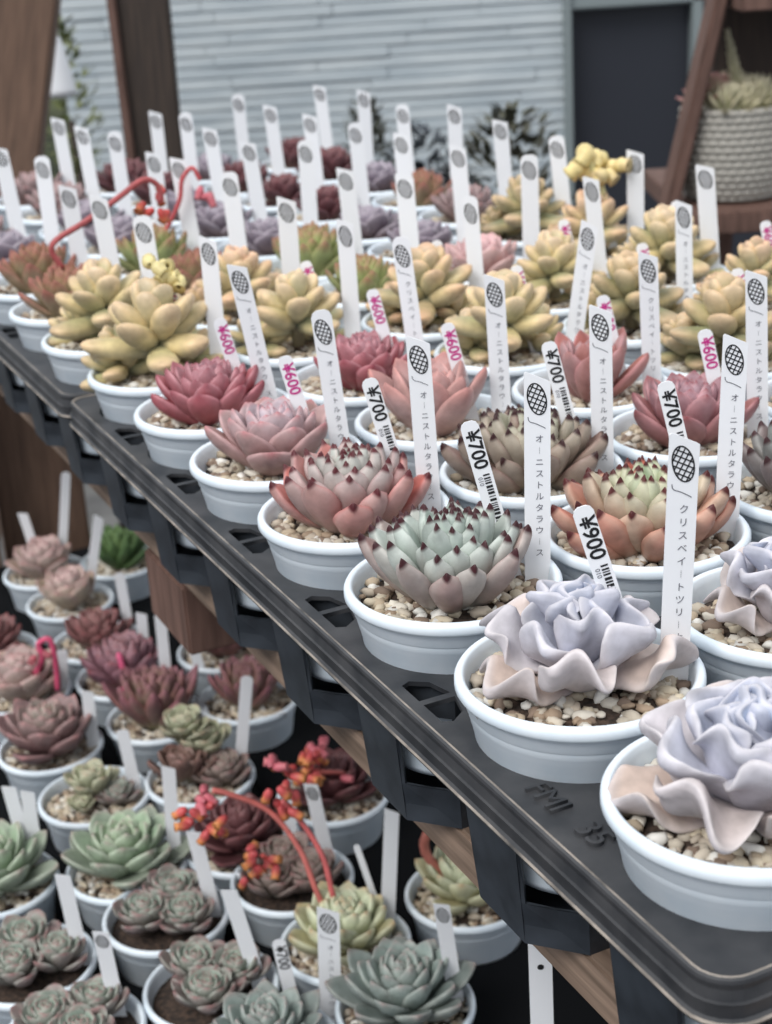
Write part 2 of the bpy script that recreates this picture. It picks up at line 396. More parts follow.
# ------------------------------------------------------------------ leaves and rosettes
PROF = {
 'mint': ([0, .15, .35, .55, .70, .80, .87, .91, .96, 1], [.55, .66, .84, 1, .95, .76, .44, .22, .13, .03]),
 'ovate': ([0, .2, .4, .6, .78, .9, .96, 1], [.45, .74, .95, 1, .84, .5, .22, .02]),
 'chub': ([0, .12, .3, .52, .70, .84, .93, .975, 1], [.46, .68, .92, 1, 1, .88, .62, .34, .05]),
 'lance': ([0, .2, .4, .6, .8, .93, 1], [.8, .95, 1, .86, .58, .26, .02]),
 'spoon': ([0, .2, .45, .65, .8, .92, .97, 1], [.38, .58, .86, 1, .98, .72, .36, .03]),
 'wavy': ([0, .2, .42, .62, .78, .88, .94, .98, 1], [.40, .62, .88, 1, .97, .82, .62, .34, .06]),
}
THK = ([0, .2, .5, .75, .9, .97, 1], [.9, 1, 1, .82, .55, .3, .04])
def leaf(L, W, T, prof, e, bend, cup=.15, keel=0., wave=0., wn=3., ph=0., nu=12, nv=12, flat=.45):
    t = 1 - (1 - np.linspace(0, 1, nu)) ** 1.35; w_ = np.interp(t, *PROF[prof]) * W; h = np.interp(t, *(([0, .9, .97, 1], [.9, .85, .6, .12]) if prof == 'wavy' else THK)) * T
    phi = e + bend * t; dt = np.diff(t, prepend=0) * L
    rc = np.cumsum(np.cos(phi) * dt); zc = np.cumsum(np.sin(phi) * dt)
    a = np.linspace(0, 2 * np.pi, nv, endpoint=False); ca, sa = np.cos(a), np.sin(a)
    s = np.where(sa > 0, sa * flat, sa)
    n = h[:, None] * s[None] + cup * w_[:, None] * (ca[None] ** 2) * np.minimum(1, t[:, None] * 2)
    if keel: n += -keel * h[:, None] * np.maximum(0, -sa[None]) ** 4 * t[:, None]
    if wave:
        xw = w_[:, None] / W * ca[None]; T_ = t[:, None]
        n += wave * W * np.abs(xw) ** 1.4 * np.minimum(1, T_ * 1.6) * np.sin(wn * 2 * np.pi * T_ + ph + 1.6 * (1 - xw))
        n += wave * .8 * W * np.clip((T_ - .4) / .5, 0, 1) ** 1.5 * (np.sin(xw * 4.0 + ph * 1.7) - .3)
    x = w_[:, None] * ca[None] * (1 - .0 * t[:, None])
    r = rc[:, None] - n * np.sin(phi)[:, None]; z = zc[:, None] + n * np.cos(phi)[:, None]
    P = np.stack([r, x, z], -1).reshape(-1, 3)
    tt = np.repeat(t, nv); ed = np.tile(np.abs(ca), nu); un = np.tile(sa < 0, nu).astype(float)
    return P, tt, ed, un
def leaf_faces(nu, nv):
    F_ = []
    for p in range(nu - 1):
        for k in range(nv):
            k2 = (k + 1) % nv; F_.append((p * nv + k, p * nv + k2, (p + 1) * nv + k2, (p + 1) * nv + k))
    F_.append(tuple((nu - 1) * nv + k for k in range(nv))); return np.array(F_[:-1]), F_[-1]
def rosette(sp, seed, scale=1., center=(0, 0, 0), lean=0.):
    rn = np.random.RandomState(seed); nu, nv = sp.get('nu', 12), sp.get('nv', 12); Q, cap = leaf_faces(nu, nv)
    Vs, Cs, Fs = [], [], []; off = 0; n = sp['n']; az0 = rn.uniform(0, 6.28)
    C = {k: linA(sp[k]) for k in ('out', 'mid', 'inn')}; tip = linA(sp.get('tip', sp['mid'])); edg = linA(sp.get('edge', sp['mid'])); base = linA(sp.get('base', sp['mid']))
    for k in range(n):
        q = k / (n - 1); az = az0 + k * 2.39996 + rn.uniform(-.10, .10)
        e = R(sp['e0'] + (sp['e1'] - sp['e0']) * q ** sp.get('pe', 1) + rn.uniform(-1, 1) * sp.get('je', 4))
        L = (sp['L0'] + (sp['L1'] - sp['L0']) * q) * rn.uniform(.92, 1.08); W = (sp['W0'] + (sp['W1'] - sp['W0']) * q) * rn.uniform(.93, 1.07)
        b_ = R(sp.get('b0', 0) + (sp.get('b1', 0) - sp.get('b0', 0)) * q)
        P, t, ed, un = leaf(L, W, sp['T'] * (1 - .35 * q) * rn.uniform(.9, 1.1), sp['prof'], e, b_, sp.get('cup', .15), sp.get('keel', 0), sp.get('wave', 0) * rn.uniform(.7, 1.3), sp.get('wn', 1.6) * rn.uniform(.8, 1.2), rn.uniform(0, 6.28), nu, nv, sp.get('flat', .45))
        tw = rn.uniform(-1, 1) * sp.get('twist', .12)
        c_, s_ = math.cos(tw), math.sin(tw); y = P[:, 1] * c_ - (P[:, 2]) * s_ * .5; z = P[:, 2] + P[:, 1] * s_; P = np.stack([P[:, 0], y, z], 1)
        P[:, 0] += sp['rb'] * (1 - q) ; P[:, 2] += sp.get('z0', 0) + sp.get('zr', .004) * q
        ca, sa = math.cos(az), math.sin(az); P = np.stack([P[:, 0] * ca - P[:, 1] * sa, P[:, 0] * sa + P[:, 1] * ca, P[:, 2]], 1) * scale
        if q < sp.get('qo', .3): col = C['out'] + (C['mid'] - C['out']) * (q / sp.get('qo', .3)) ** 1.5
        else: col = C['mid'] + (C['inn'] - C['mid']) * ((q - sp.get('qo', .3)) / (1 - sp.get('qo', .3)))
        if rn.uniform() < sp.get('rout', .0): col = C['out']
        if sp.get('var'): col = col + (linA(sp['var']) * np.array([.82, .9, .78]) - col) * rn.uniform(0, .9)
        col = col * rn.uniform(.86, 1.12)
        cc = np.tile(col, (len(t), 1))
        bw = np.clip(1 - t * 2.6, 0, 1)[:, None] * sp.get('kb', .5); cc = cc * (1 - bw) + base * bw
        ew = (np.clip((ed - .72) / .28, 0, 1) * sp.get('ke', .4) * np.clip(t * 2, 0, 1))[:, None]; cc = cc * (1 - ew) + edg * ew
        ta, tb = sp.get('tt', (.9, .97)); tw_ = (np.clip((t - ta) / (tb - ta), 0, 1) * sp.get('kt', 1))[:, None]; cc = cc * (1 - tw_) + tip * tw_
        if sp.get('und') is not None:
            uw = un[:, None] * sp.get('ku', .5) * (1 - tw_); cc = cc * (1 - uw) + linA(sp['und']) * uw
        Vs.append(P); Cs.append(cc); Fs += (Q + off).tolist(); Fs.append([i + off for i in cap]); off += len(P)
    Vv = np.vstack(Vs)
    if sp.get('stem'):
        pv, pf = tube([(0, 0, -.004), (0, 0, sp.get('z0', 0) * scale + sp.get('zr', 0) * scale * .5)], .0045 * scale, 10)
        Fs += [[i + off for i in f] for f in pf]; off += len(pv); Vv = np.vstack([Vv, pv]); Cs.append(np.tile(linA((120, 110, 80)), (len(pv), 1)))
    Vv = Vv + np.array(center)
    CC = np.vstack(Cs); lum = CC @ np.array([.25, .6, .15]); CC = CC * .75 + lum[:, None] * .25; Cs = [CC]
    if lean: pass
    me = mesh_np('rosette', Vv, Fs, np.clip(np.vstack(Cs), 0, 1)); me.materials.append(M['leaf']); return me

S = {}
S['mint'] = dict(n=66, L0=.037, L1=.027, W0=.0080, W1=.0046, T=.0046, prof='mint', e0=28, e1=87, pe=.80, b0=22, b1=6, rb=.012, zr=.012, z0=.000, cup=.10, keel=.5, nu=17, nv=12, je=8, twist=.25,
    out=(170, 118, 112), mid=(172, 182, 174), inn=(150, 172, 160), qo=.22, tip=(70, 24, 32), tt=(.90, .93), edge=(196, 200, 194), ke=.35, und=(186, 192, 186), ku=.25, base=(150, 165, 140))
S['blush'] = dict(S['mint'], n=60, L0=.036, L1=.024, W0=.0092, out=(196, 96, 84), mid=(178, 150, 148), inn=(178, 190, 178), qo=.30, edge=(190, 150, 150), tip=(96, 26, 36), b0=28)
S['lime'] = dict(S['mint'], n=60, L0=.036, L1=.025, W0=.0086, T=.0050, e0=18, out=(196, 92, 66), mid=(190, 176, 146), inn=(176, 200, 156), qo=.40, tip=(90, 26, 26), edge=(210, 190, 160), und=(206, 200, 176), rout=.06, b0=26)
S['brown'] = dict(S['lime'], n=64, L0=.036, W0=.0080, out=(134, 98, 88), mid=(168, 158, 136), inn=(170, 184, 156), qo=.5, tip=(60, 24, 26), edge=(160, 140, 124), rout=.08)
S['slate'] = dict(S['mint'], n=66, out=(122, 92, 92), mid=(136, 142, 138), inn=(140, 158, 148), qo=.35, edge=(150, 150, 146), tip=(70, 34, 38), und=(128, 128, 124), W0=.0095)
S['maroon'] = dict(S['mint'], n=56, out=(126, 48, 48), mid=(150, 96, 92), inn=(160, 150, 138), qo=.5, tip=(80, 20, 30), und=(140, 90, 86))
S['dusk'] = dict(n=38, L0=.038, L1=.022, W0=.0132, W1=.006, T=.0042, prof='ovate', e0=20, e1=80, pe=.8, b0=22, b1=14, rb=.006, zr=.010, cup=.22, keel=.4,
    out=(164, 118, 110), mid=(184, 156, 160), inn=(196, 190, 206), qo=.35, tip=(190, 110, 116), tt=(.93, .99), edge=(206, 158, 160), ke=.6, und=(176, 140, 140), ku=.3, base=(160, 140, 130))
S['crimson'] = dict(S['dusk'], n=46, L0=.037, W0=.0098, W1=.005, e0=20, out=(176, 66, 78), mid=(178, 106, 116), inn=(192, 146, 158), qo=.35, tip=(146, 52, 70), edge=(208, 140, 150), und=(180, 96, 106), base=(170, 72, 80))
S['rose'] = dict(S['dusk'], n=42, L0=.038, W0=.0095, W1=.005, e0=24, out=(180, 92, 90), mid=(180, 118, 124), inn=(188, 142, 152), qo=.35, tip=(140, 52, 62), edge=(204, 138, 144), und=(178, 110, 114), base=(170, 130, 130))
S['roselight'] = dict(S['rose'], n=30, L0=.042, e0=36, W0=.0095, rout=.1, out=(184, 100, 88), mid=(184, 138, 140), inn=(190, 162, 166), und=(184, 146, 146), tip=(166, 96, 92))
S['silver'] = dict(S['dusk'], n=30, L0=.044, e0=40, e1=86, W0=.0115, T=.0050, out=(188, 150, 148), mid=(186, 168, 168), inn=(178, 182, 182), tip=(206, 92, 76), tt=(.6, 1.0), kt=.55, edge=(210, 150, 140), und=(196, 150, 140), b0=12)
S['mauve'] = dict(S['rose'], n=40, out=(170, 100, 96), mid=(176, 126, 136), inn=(180, 150, 164), und=(168, 118, 126))
S['wavy'] = dict(n=21, L0=.034, L1=.021, W0=.0135, W1=.0085, T=.0036, prof='wavy', e0=5, e1=76, pe=.8, b0=32, b1=30, rb=.006, zr=.014, z0=.001, cup=.12, wave=.46, wn=1.0, nu=30, nv=36, twist=.08, flat=.9, je=7,
    out=(200, 176, 162), mid=(190, 190, 204), inn=(162, 178, 208), qo=.3, tip=(206, 200, 206), tt=(.9, 1), kt=.5, edge=(214, 206, 206), ke=.5, und=(200, 196, 208), ku=.4, base=(170, 170, 190))
S['wavypale'] = dict(S['wavy'], n=22, L0=.034, W0=.0150, wave=.36)
S['chubby'] = dict(n=19, L0=.037, L1=.018, W0=.0090, W1=.0070, T=.0078, prof='chub', e0=-8, e1=66, pe=.9, b0=14, b1=14, rb=.005, zr=.022, z0=.009, var=(168, 172, 128), cup=.02, flat=.75, stem=True, twist=.1, je=8,
    out=(210, 186, 112), mid=(224, 198, 138), inn=(226, 204, 168), qo=.4, tip=(226, 176, 132), tt=(.6, 1), kt=.6, edge=(234, 206, 134), ke=.7, und=(204, 192, 150), base=(122, 136, 112), kb=1.0)
S['olive'] = dict(S['chubby'], var=(150, 150, 104), out=(140, 138, 98), mid=(190, 168, 112), inn=(220, 190, 140), W0=.0095, edge=(214, 186, 120), base=(110, 116, 84))
S['peach'] = dict(S['chubby'], out=(214, 180, 124), mid=(226, 184, 140), inn=(228, 186, 162), tip=(232, 164, 120))
S['redtip'] = dict(n=44, L0=.037, L1=.026, W0=.0100, W1=.006, T=.004, prof='lance', e0=28, e1=84, pe=.8, b0=24, b1=8, rb=.008, zr=.010, cup=.16, keel=.4,
    out=(146, 128, 96), mid=(150, 150, 92), inn=(156, 168, 96), tip=(168, 72, 66), tt=(.62, .95), kb=.9, kt=.8, edge=(176, 96, 84), ke=.5, und=(160, 130, 100), base=(150, 170, 110))
S['greentip'] = dict(S['redtip'], tt=(.72, .98), kt=.8, out=(140, 146, 84), mid=(160, 176, 92), inn=(168, 186, 96), und=(156, 174, 96), edge=(176, 160, 90), ke=.3)
S['violet'] = dict(S['dusk'], n=28, nu=9, nv=10, out=(120, 100, 116), mid=(150, 138, 154), inn=(168, 158, 172), tip=(160, 146, 160), edge=(186, 176, 186), und=(110, 96, 112), W0=.015)
S['darkred'] = dict(S['dusk'], n=30, nu=9, nv=10, out=(84, 44, 52), mid=(112, 60, 66), inn=(128, 80, 84), tip=(140, 70, 72), edge=(130, 80, 84), und=(90, 50, 56), W0=.010)
S['ashpink'] = dict(S['dusk'], n=32, nu=9, nv=10, out=(140, 112, 108), mid=(164, 138, 138), inn=(176, 154, 152), tip=(170, 110, 110), edge=(184, 150, 150), und=(146, 118, 118), W0=.0105)
S['pinksoft'] = dict(S['dusk'], n=30, nu=9, nv=10, out=(206, 160, 150), mid=(216, 172, 172), inn=(224, 180, 184), tip=(220, 150, 150), edge=(224, 180, 180), und=(210, 164, 164))
# lower bench species
LB = dict(nu=10, nv=10)
S['l_blush'] = dict(S['dusk'], **LB); S['l_blush'].update(n=34, L0=.034, e0=24, out=(172, 148, 130), mid=(188, 164, 158), inn=(206, 180, 172), tip=(196, 130, 130), und=(186, 158, 146))
S['l_cream'] = dict(S['l_blush'], out=(170, 154, 124), mid=(200, 176, 166), inn=(214, 190, 184), e0=34)
S['l_red'] = dict(S['l_blush'], n=40, out=(116, 72, 70), mid=(142, 94, 92), inn=(160, 124, 116), tip=(150, 60, 64), und=(126, 66, 66), edge=(160, 100, 100), W0=.009)
S['l_purple'] = dict(S['l_red'], out=(132, 84, 98), mid=(156, 112, 124), inn=(178, 144, 148), edge=(176, 120, 134), und=(150, 92, 108))
S['l_redgreen'] = dict(S['redtip'], **LB); S['l_redgreen'].update(n=52, out=(128, 92, 94), mid=(134, 124, 100), inn=(150, 156, 112), tip=(156, 84, 102), W0=.0085, L0=.038, e0=34, und=(120, 78, 74))
S['l_dusty'] = dict(S['l_blush'], n=36, out=(122, 90, 92), mid=(150, 124, 122), inn=(164, 168, 148), edge=(176, 130, 128), und=(140, 100, 98), e0=14, L0=.038, W0=.013)
S['l_green'] = dict(S['dusk'], **LB); S['l_green'].update(n=36, L0=.040, W0=.0125, e0=8, out=(134, 146, 128), mid=(142, 170, 136), inn=(166, 190, 150), tip=(180, 160, 150), edge=(190, 200, 178), und=(150, 160, 136), base=(130, 150, 120))
S['l_blue'] = dict(S['l_green'], n=44, out=(112, 124, 120), mid=(132, 152, 146), inn=(150, 168, 160), tip=(160, 140, 136), edge=(164, 168, 162), und=(146, 152, 146), W0=.0112)
S['l_small'] = dict(S['l_green'], n=34, L0=.0235, L1=.010, W0=.0080, W1=.0035, T=.003, prof='spoon', e0=20, out=(136, 114, 112), mid=(132, 148, 134), inn=(146, 172, 152), edge=(176, 182, 170), tip=(150, 96, 96), und=(150, 128, 124), zr=.008, rb=.004)
S['l_smallgrey'] = dict(S['l_small'], out=(134, 110, 104), mid=(142, 126, 116), inn=(150, 146, 128), edge=(168, 150, 140), und=(140, 118, 110))
S['l_lime'] = dict(S['l_green'], n=40, L0=.037, W0=.011, T=.005, out=(178, 168, 116), mid=(188, 196, 156), inn=(196, 210, 176), tip=(196, 160, 110), edge=(204, 210, 176), und=(192, 192, 150), e0=16)
S['l_pale'] = dict(S['l_small'], L0=.024, n=26, out=(150, 150, 116), mid=(176, 182, 140), inn=(196, 200, 166), edge=(206, 206, 176), und=(170, 170, 140), tip=(180, 150, 120))
S['l_brown'] = dict(S['l_small'], L0=.026, n=22, out=(112, 80, 72), mid=(130, 96, 86), inn=(140, 112, 98), edge=(150, 116, 100), und=(116, 84, 76), tip=(150, 100, 90))
S['l_wine'] = dict(S['l_blush'], n=34, out=(88, 48, 52), mid=(112, 62, 66), inn=(124, 76, 78), edge=(138, 84, 86), tip=(120, 60, 62), und=(96, 54, 58), e0=6, W0=.012)
S['l_leafgreen'] = dict(S['redtip'], **LB); S['l_leafgreen'].update(n=26, out=(60, 92, 48), mid=(96, 134, 66), inn=(150, 180, 100), tip=(90, 130, 60), edge=(110, 146, 80), und=(70, 104, 54), base=(90, 130, 60), L0=.040, W0=.009)

_rc = {}
def ros(sp, seed, scale, share=True):
    k = (sp, seed, round(scale, 3))
    if k not in _rc: _rc[k] = rosette(S[sp], seed, scale)
    return _rc[k]

ORD = ['', 'first', 'second', 'third', 'fourth', 'fifth', 'sixth', 'seventh', 'eighth', 'ninth', 'tenth', 'eleventh', 'twelfth', 'thirteenth', 'fourteenth']

def succulent(pos, heads, label, group, gi=0, rz=0., name='potted_succulent', gravel=True):
    """heads: list of (species, seed, scale, dx, dy, dz, tilt)"""
    t = empty(name, Vector((pos[0], pos[1], pos[2] - .075)), rz); tag(t, label, 'potted plant', group)
    put('pot', POT, None, t); put('soil', SOIL, None, t)
    if gravel: g = put('gravel', GRAV[gi % 4], None, t); g['kind'] = 'stuff'; g.rotation_euler = (0, 0, gi * 1.3)
    for (sp, seed, sc, dx, dy, dz, tilt) in heads:
        o = put('rosette', ros(sp, seed, sc), None, t); o.location = (dx, dy, .0665 + dz); o.rotation_euler = (tilt, tilt * .4, seed * .7)
    return t

# ------------------------------------------------------------------ name stakes and price tags
def strip_mesh(wd, h, th, kind='slant', bend=0.):
    """upright strip, face towards -y, base at z=0; slanted or rounded top, pointed foot"""
    x = wd / 2
    if kind == 'slant': top = [(x, h - wd * .42), (x * .8, h - wd * .36), (-x * .85, h), (-x, h - .0006)]
    else: top = [(x, h - x * .7), (x * .8, h - x * .25), (x * .4, h), (-x * .4, h), (-x * .8, h - x * .25), (-x, h - x * .7)]
    out = [(-x * .15, -.0), (x * .15, -.0), (x, .012)] + [(x, h * .35), (x, h * .7)] + top + [(-x, h * .7), (-x, h * .35), (-x, .012)]
    Vv = [(a, -th / 2, b_) for a, b_ in out] + [(a, th / 2, b_) for a, b_ in out]; n = len(out)
    Ff = [tuple(range(n)), tuple(range(2 * n - 1, n - 1, -1))] + [(k, k + n, (k + 1) % n + n, (k + 1) % n) for k in range(n)]
    me = bpy.data.meshes.new('strip'); me.from_pydata(Vv, [], Ff); me.materials.append(M['label'])
    bm = bmesh.new(); bm.from_mesh(me); bmesh.ops.recalc_face_normals(bm, faces=bm.faces); bm.to_mesh(me); bm.free(); return me
SW, SH = .0106, .112
STK = strip_mesh(SW, SH, .0007, 'slant'); STKR = strip_mesh(SW * .98, SH, .0007, 'round'); PRC = strip_mesh(.0076, .096, .0006, 'round'); THIN = strip_mesh(.0062, .100, .0007, 'round')
def logo_mesh():
    """slanted oval lattice over a small flourish of script"""
    bm = bmesh.new(); a, b_ = .0036, .0066; tl = R(14)
    rot = Matrix.Rotation(tl, 2)
    def line(p, q, wd):
        p, q = Vector(p), Vector(q); d = (q - p)
        if d.length < 1e-5: return
        n_ = Vector((-d.y, d.x)).normalized() * wd / 2
        bm.faces.new([bm.verts.new((*(rot @ x), 0)) for x in (p - n_, q - n_, q + n_, p + n_)])
    N = 36
    for k in range(N):
        t0, t1 = 2 * math.pi * k / N, 2 * math.pi * (k + 1.15) / N; line((a * math.cos(t0), b_ * math.sin(t0)), (a * math.cos(t1), b_ * math.sin(t1)), .00052)
    for dang in (52, -38):
        dv = Vector((math.cos(R(dang)), math.sin(R(dang)))); nv_ = Vector((-dv.y, dv.x))
        for k in range(-4, 5):
            off = nv_ * k * .0019; ts = [s * .00015 for s in range(-60, 61)]
            ins = [off + dv * s for s in ts if ((off + dv * s).x / a) ** 2 + ((off + dv * s).y / b_) ** 2 < 1]
            if len(ins) > 2: line(ins[0], ins[-1], .00048)
    me = bpy.data.meshes.new('logo'); bm.to_mesh(me); bm.free(); return me
LOGO = logo_mesh(); LOGO.materials.append(M['ink'])
def script_mesh():
    # pen stroke: a down hook, a long rising sweep and small loops
    P = [(-.0042, .0010), (-.0040, -.0004), (-.0032, -.0012), (-.0018, -.0016), (-.0005, -.0021), (.0008, -.0028), (.0020, -.0034), (.0028, -.0040)]
    bm = bmesh.new()
    for p, q in zip(P, P[1:]):
        p, q = Vector(p), Vector(q); d = q - p; n_ = Vector((-d.y, d.x)).normalized() * .00016
        bm.faces.new([bm.verts.new((*x, 0)) for x in (p - n_, q - n_, q + n_, p + n_)])
    me = bpy.data.meshes.new('script'); bm.to_mesh(me); bm.free(); return me
SCR = script_mesh(); SCR.materials.append(M['pencil'])
def vtext(s, size, step):
    """vertical Japanese writing as one mesh"""
    key = ('v', s, size)
    if key in _mcache: return _mcache[key]
    bm = bmesh.new()
    for k, ch in enumerate(s):
        me = text_mesh('｜' if ch == 'ー' else ch, size * (.8 if ch == 'ー' else 1), 0, .0, None, 0).copy()
        me.transform(Matrix.Translation((0, -k * step, 0))); bm.from_mesh(me); bpy.data.meshes.remove(me)
    me = bpy.data.meshes.new('writing'); bm.to_mesh(me); bm.free(); me.materials.append(M['pencil']); _mcache[key] = me; return me
JP_A = 'オーニストルタラウース'; JP_B = 'クリスベイートツリーナ'
FACE = Matrix.Rotation(R(90), 4, 'X')     # text plane (xy) -> (xz), facing -y
def on_face(name, me, parent, x, z, y=-.00055, rot=0., mat=None):
    o = put(name, me, mat, parent); o.matrix_local = Matrix.Translation((x, y, z)) @ FACE @ Matrix.Rotation(rot, 4, 'Z'); return o
def orient(o, pos, lean, back, yaw):
    """lean: + tips the top to the left as seen from the front; back: tips it away"""
    o.matrix_world = Matrix.Translation(pos) @ Matrix.Rotation(yaw, 4, 'Z') @ Matrix.Rotation(-back, 4, 'X') @ Matrix.Rotation(-lean, 4, 'Y')
    o.rotation_mode = 'XYZ'
def stake(pos, lean, back, yaw, label, group, detail=2, jp=JP_A, kind='slant', zs=1.):
    o = put('name_stake', STK if kind == 'slant' else STKR); orient(o, pos, lean, back, yaw); o.scale.z *= zs
    tag(o, label, 'plant label', group)
    if detail >= 1:
        on_face('logo', LOGO, o, -.0002, SH - .0112)
    if detail >= 2:
        on_face('logo_script', SCR, o, .0004, SH - .0195)
        if jp: on_face('handwriting', vtext(jp, .0036, .0049), o, .0008, SH - .0280)
    return o
def barcode():
    bm = bmesh.new(); z = 0; rn = random.Random(9)
    while z < .026:
        h = rn.choice([.0004, .0007, .0011]); bm.faces.new([bm.verts.new(p) for p in ((-.0002, -z, 0), (.0025, -z, 0), (.0025, -z - h, 0), (-.0002, -z - h, 0))]); z += h + rn.choice([.0005, .0008])
    me = bpy.data.meshes.new('barcode'); bm.to_mesh(me); bm.free(); me.materials.append(M['ink']); return me
BAR = barcode()
def price(pos, lean, back, yaw, label, group, txt='¥700', ink='ink', detail=2):
    o = put('price_tag', PRC); orient(o, pos, lean, back, yaw); tag(o, label, 'price tag', group)
    key = ('price', txt, ink)
    if key not in _mcache:
        me = text_mesh(txt, .0082, 0, 0, None, .00015).copy(); me.materials.clear(); me.materials.append(M[ink]); _mcache[key] = me
    on_face('price', _mcache[key], o, 0, .096 - .0125, -.0005, R(-90))
    if detail >= 2 and ink == 'ink':
        k2 = ('price', '010')
        if k2 not in _mcache:
            me = text_mesh('010', .0026, 0).copy(); me.materials.clear(); me.materials.append(M['pencil']); _mcache[k2] = me
        on_face('small_print', _mcache[k2], o, -.0017, .096 - .0262, -.0005, R(-90))
        on_face('barcode', BAR, o, 0.0, .096 - .0235, -.0005)
    return o

# ------------------------------------------------------------------ upper bench planting
UG = 'white pots of succulents on the upper trays'
SG = 'white name stakes on the upper trays'; PG = 'price tags on the upper trays'
# (row from the edge, index back) -> species, scale, short look used in labels, full label or None
UP = {
 (0, 0): ('wavypale', 1.12, 'the large wavy lilac rosette at the right edge', 'large wavy-leaved lilac and peach succulent in white pot at the near right corner'),
 (0, 1): ('wavy', 1.08, 'the wavy lilac rosette', 'wavy lilac-blue succulent in white pot, second from the near corner along the tray edge'),
 (0, 2): ('mint', 1.0, 'the pale mint rosette', 'pale mint rosette with dark pointed tips in white pot at the tray edge'),
 (0, 3): ('blush', 1.02, 'the blushed grey rosette', 'grey-green rosette with red-blushed lower leaves in white pot, behind the pale mint one'),
 (0, 4): ('dusk', 1.0, 'the dusky pink rosette', 'dusky pink broad-leaved rosette in white pot, between the red and the dark-tipped ones'),
 (0, 5): ('crimson', 1.0, 'the crimson rosette', 'crimson pink rosette in white pot at the tray edge'),
 (0, 6): ('chubby', 1.22, 'the nearest plump yellow succulent', 'plump yellow-leaved succulent in white pot at the tray edge beside the crimson one'),
 (0, 7): ('chubby', 1.10, 'the second plump yellow succulent', 'plump yellow succulent in white pot at the edge, half hidden behind the nearest yellow one'),
 (0, 8): ('redtip', 1.0, 'the red tipped green rosette', 'green rosette with red leaf tips and gravel showing, third pot on the rear tray edge'),
 (0, 9): ('redtip', 1.0, 'the leftmost red tipped rosette', 'red and green pointed rosette in white pot at the left picture edge'),
 (0, 10): ('violet', .95, 'the greyish rosette at the left border', None),
 (0, 11): ('ashpink', .9, 'the ash pink rosette at the left border', None),
 (1, 1): ('wavy', .95, 'the lilac rosette over loose gravel', 'lilac-blue rosette with an orange lower leaf and brown gravel, cut by the right edge'),
 (1, 2): ('lime', 1.0, 'the lime and orange rosette', 'lime green rosette with orange outer leaves and dark tips behind the price 900 tag'),
 (1, 3): ('brown', 1.0, 'the brownish green rosette', 'brownish green dark-tipped rosette in white pot behind the pale mint one'),
 (1, 4): ('silver', .95, 'the silver pink rosette with red leaf ends', 'upright silver-pink rosette with a red leaf end, second row'),
 (1, 5): ('crimson', .95, 'the rosy red rosette', 'rosy red rosette in white pot between yellow plants and the silver-pink one'),
 (1, 6): ('chubby', 1.0, 'the plump yellow plant in the second row', 'plump yellow succulent behind the crimson rosette, second row'),
 (1, 7): ('peach', 1.0, 'the peach plump plant in the second row', None),
 (1, 8): ('redtip', .9, None, None), (1, 9): ('greentip', 1.0, None, None), (1, 10): ('violet', .95, None, None), (1, 11): ('violet', .95, None, None), (1, 12): ('ashpink', 1.0, None, None), (1, 13): ('ashpink', 1.0, None, None),
 (2, 1): ('maroon', 1.0, 'the maroon rosette cut by the right edge', 'maroon and green dark-tipped rosette in white pot cut by the right edge'),
 (2, 2): ('slate', 1.0, 'the slate green rosette', 'slate green dark-tipped rosette in white pot behind the lime and orange one'),
 (2, 3): ('mauve', 1.0, 'the mauve pink rosette', 'mauve pink rosette with an orange lower leaf in the third row'),
 (2, 4): ('roselight', .95, 'the rose rosette with orange red leaf', 'rose-coloured upright rosette in white pot between yellow and silver-pink plants'),
 (2, 5): ('chubby', 1.05, None, None), (2, 6): ('peach', 1.05, None, None), (2, 7): ('greentip', .85, None, None), (2, 8): ('greentip', 1.05, None, None), (2, 9): ('violet', .9, None, None), (2, 10): ('violet', .9, None, None), (2, 11): ('violet', .9, None, None), (2, 12): ('darkred', 1.0, None, None), (2, 13): ('darkred', 1.0, None, None),
 (3, 1): ('rose', .9, 'the rose rosette cut by the right edge', 'white pot with rose rosette cut by the right edge beside the slate green one'),
 (3, 2): ('rose', 1.05, 'the big rose red rosette', 'spreading rose-red rosette in white pot near the right edge, fourth row'),
 (3, 3): ('roselight', 1.0, 'the open rosy rosette with an orange leaf', 'open rosy rosette with bright orange-red leaf in white pot, behind the mauve one'),
 (3, 4): ('olive', 1.05, None, None), (3, 5): ('olive', 1.0, None, None), (3, 6): ('chubby', .95, None, None), (3, 7): ('pinksoft', .95, None, None), (3, 8): ('violet', .9, None, None), (3, 9): ('violet', .85, None, None), (3, 10): ('darkred', .9, None, None), (3, 11): ('darkred', .9, None, None), (3, 12): ('darkred', .95, None, None), (3, 13): ('violet', .9, None, None),
 (4, 5): ('peach', .85, None, 'small pinkish cream succulent in white pot near the right edge, last row'), (4, 6): ('chubby', 1.05, None, None), (4, 7): ('peach', 1.0, None, None), (4, 8): ('olive', 1.0, None, None), (4, 9): ('ashpink', .95, None, None), (4, 10): ('redtip', .9, None, None), (4, 11): ('violet', .9, None, None), (4, 12): ('darkred', 1.0, None, None), (4, 13): ('darkred', 1.0, None, None),
}
LOOK = {'redtip': 'red-tipped green rosette', 'greentip': 'lime green red-tipped rosette', 'violet': 'grey violet rosette', 'ashpink': 'ash pink rosette', 'chubby': 'plump yellow succulent', 'peach': 'plump peach yellow succulent',
        'olive': 'plump olive yellow succulent', 'pinksoft': 'soft pink rosette', 'darkred': 'dark wine red rosette', 'peachsmall': 'small cream succulent'}
FIRST = {0: 0, 1: 1, 2: 1, 3: 1, 4: 5}
ROWN = {0: 'edge row', 1: 'second row', 2: 'third row', 3: 'fourth row', 4: 'farthest row'}
CH_SEED = {}
rnU = np.random.RandomState(77)
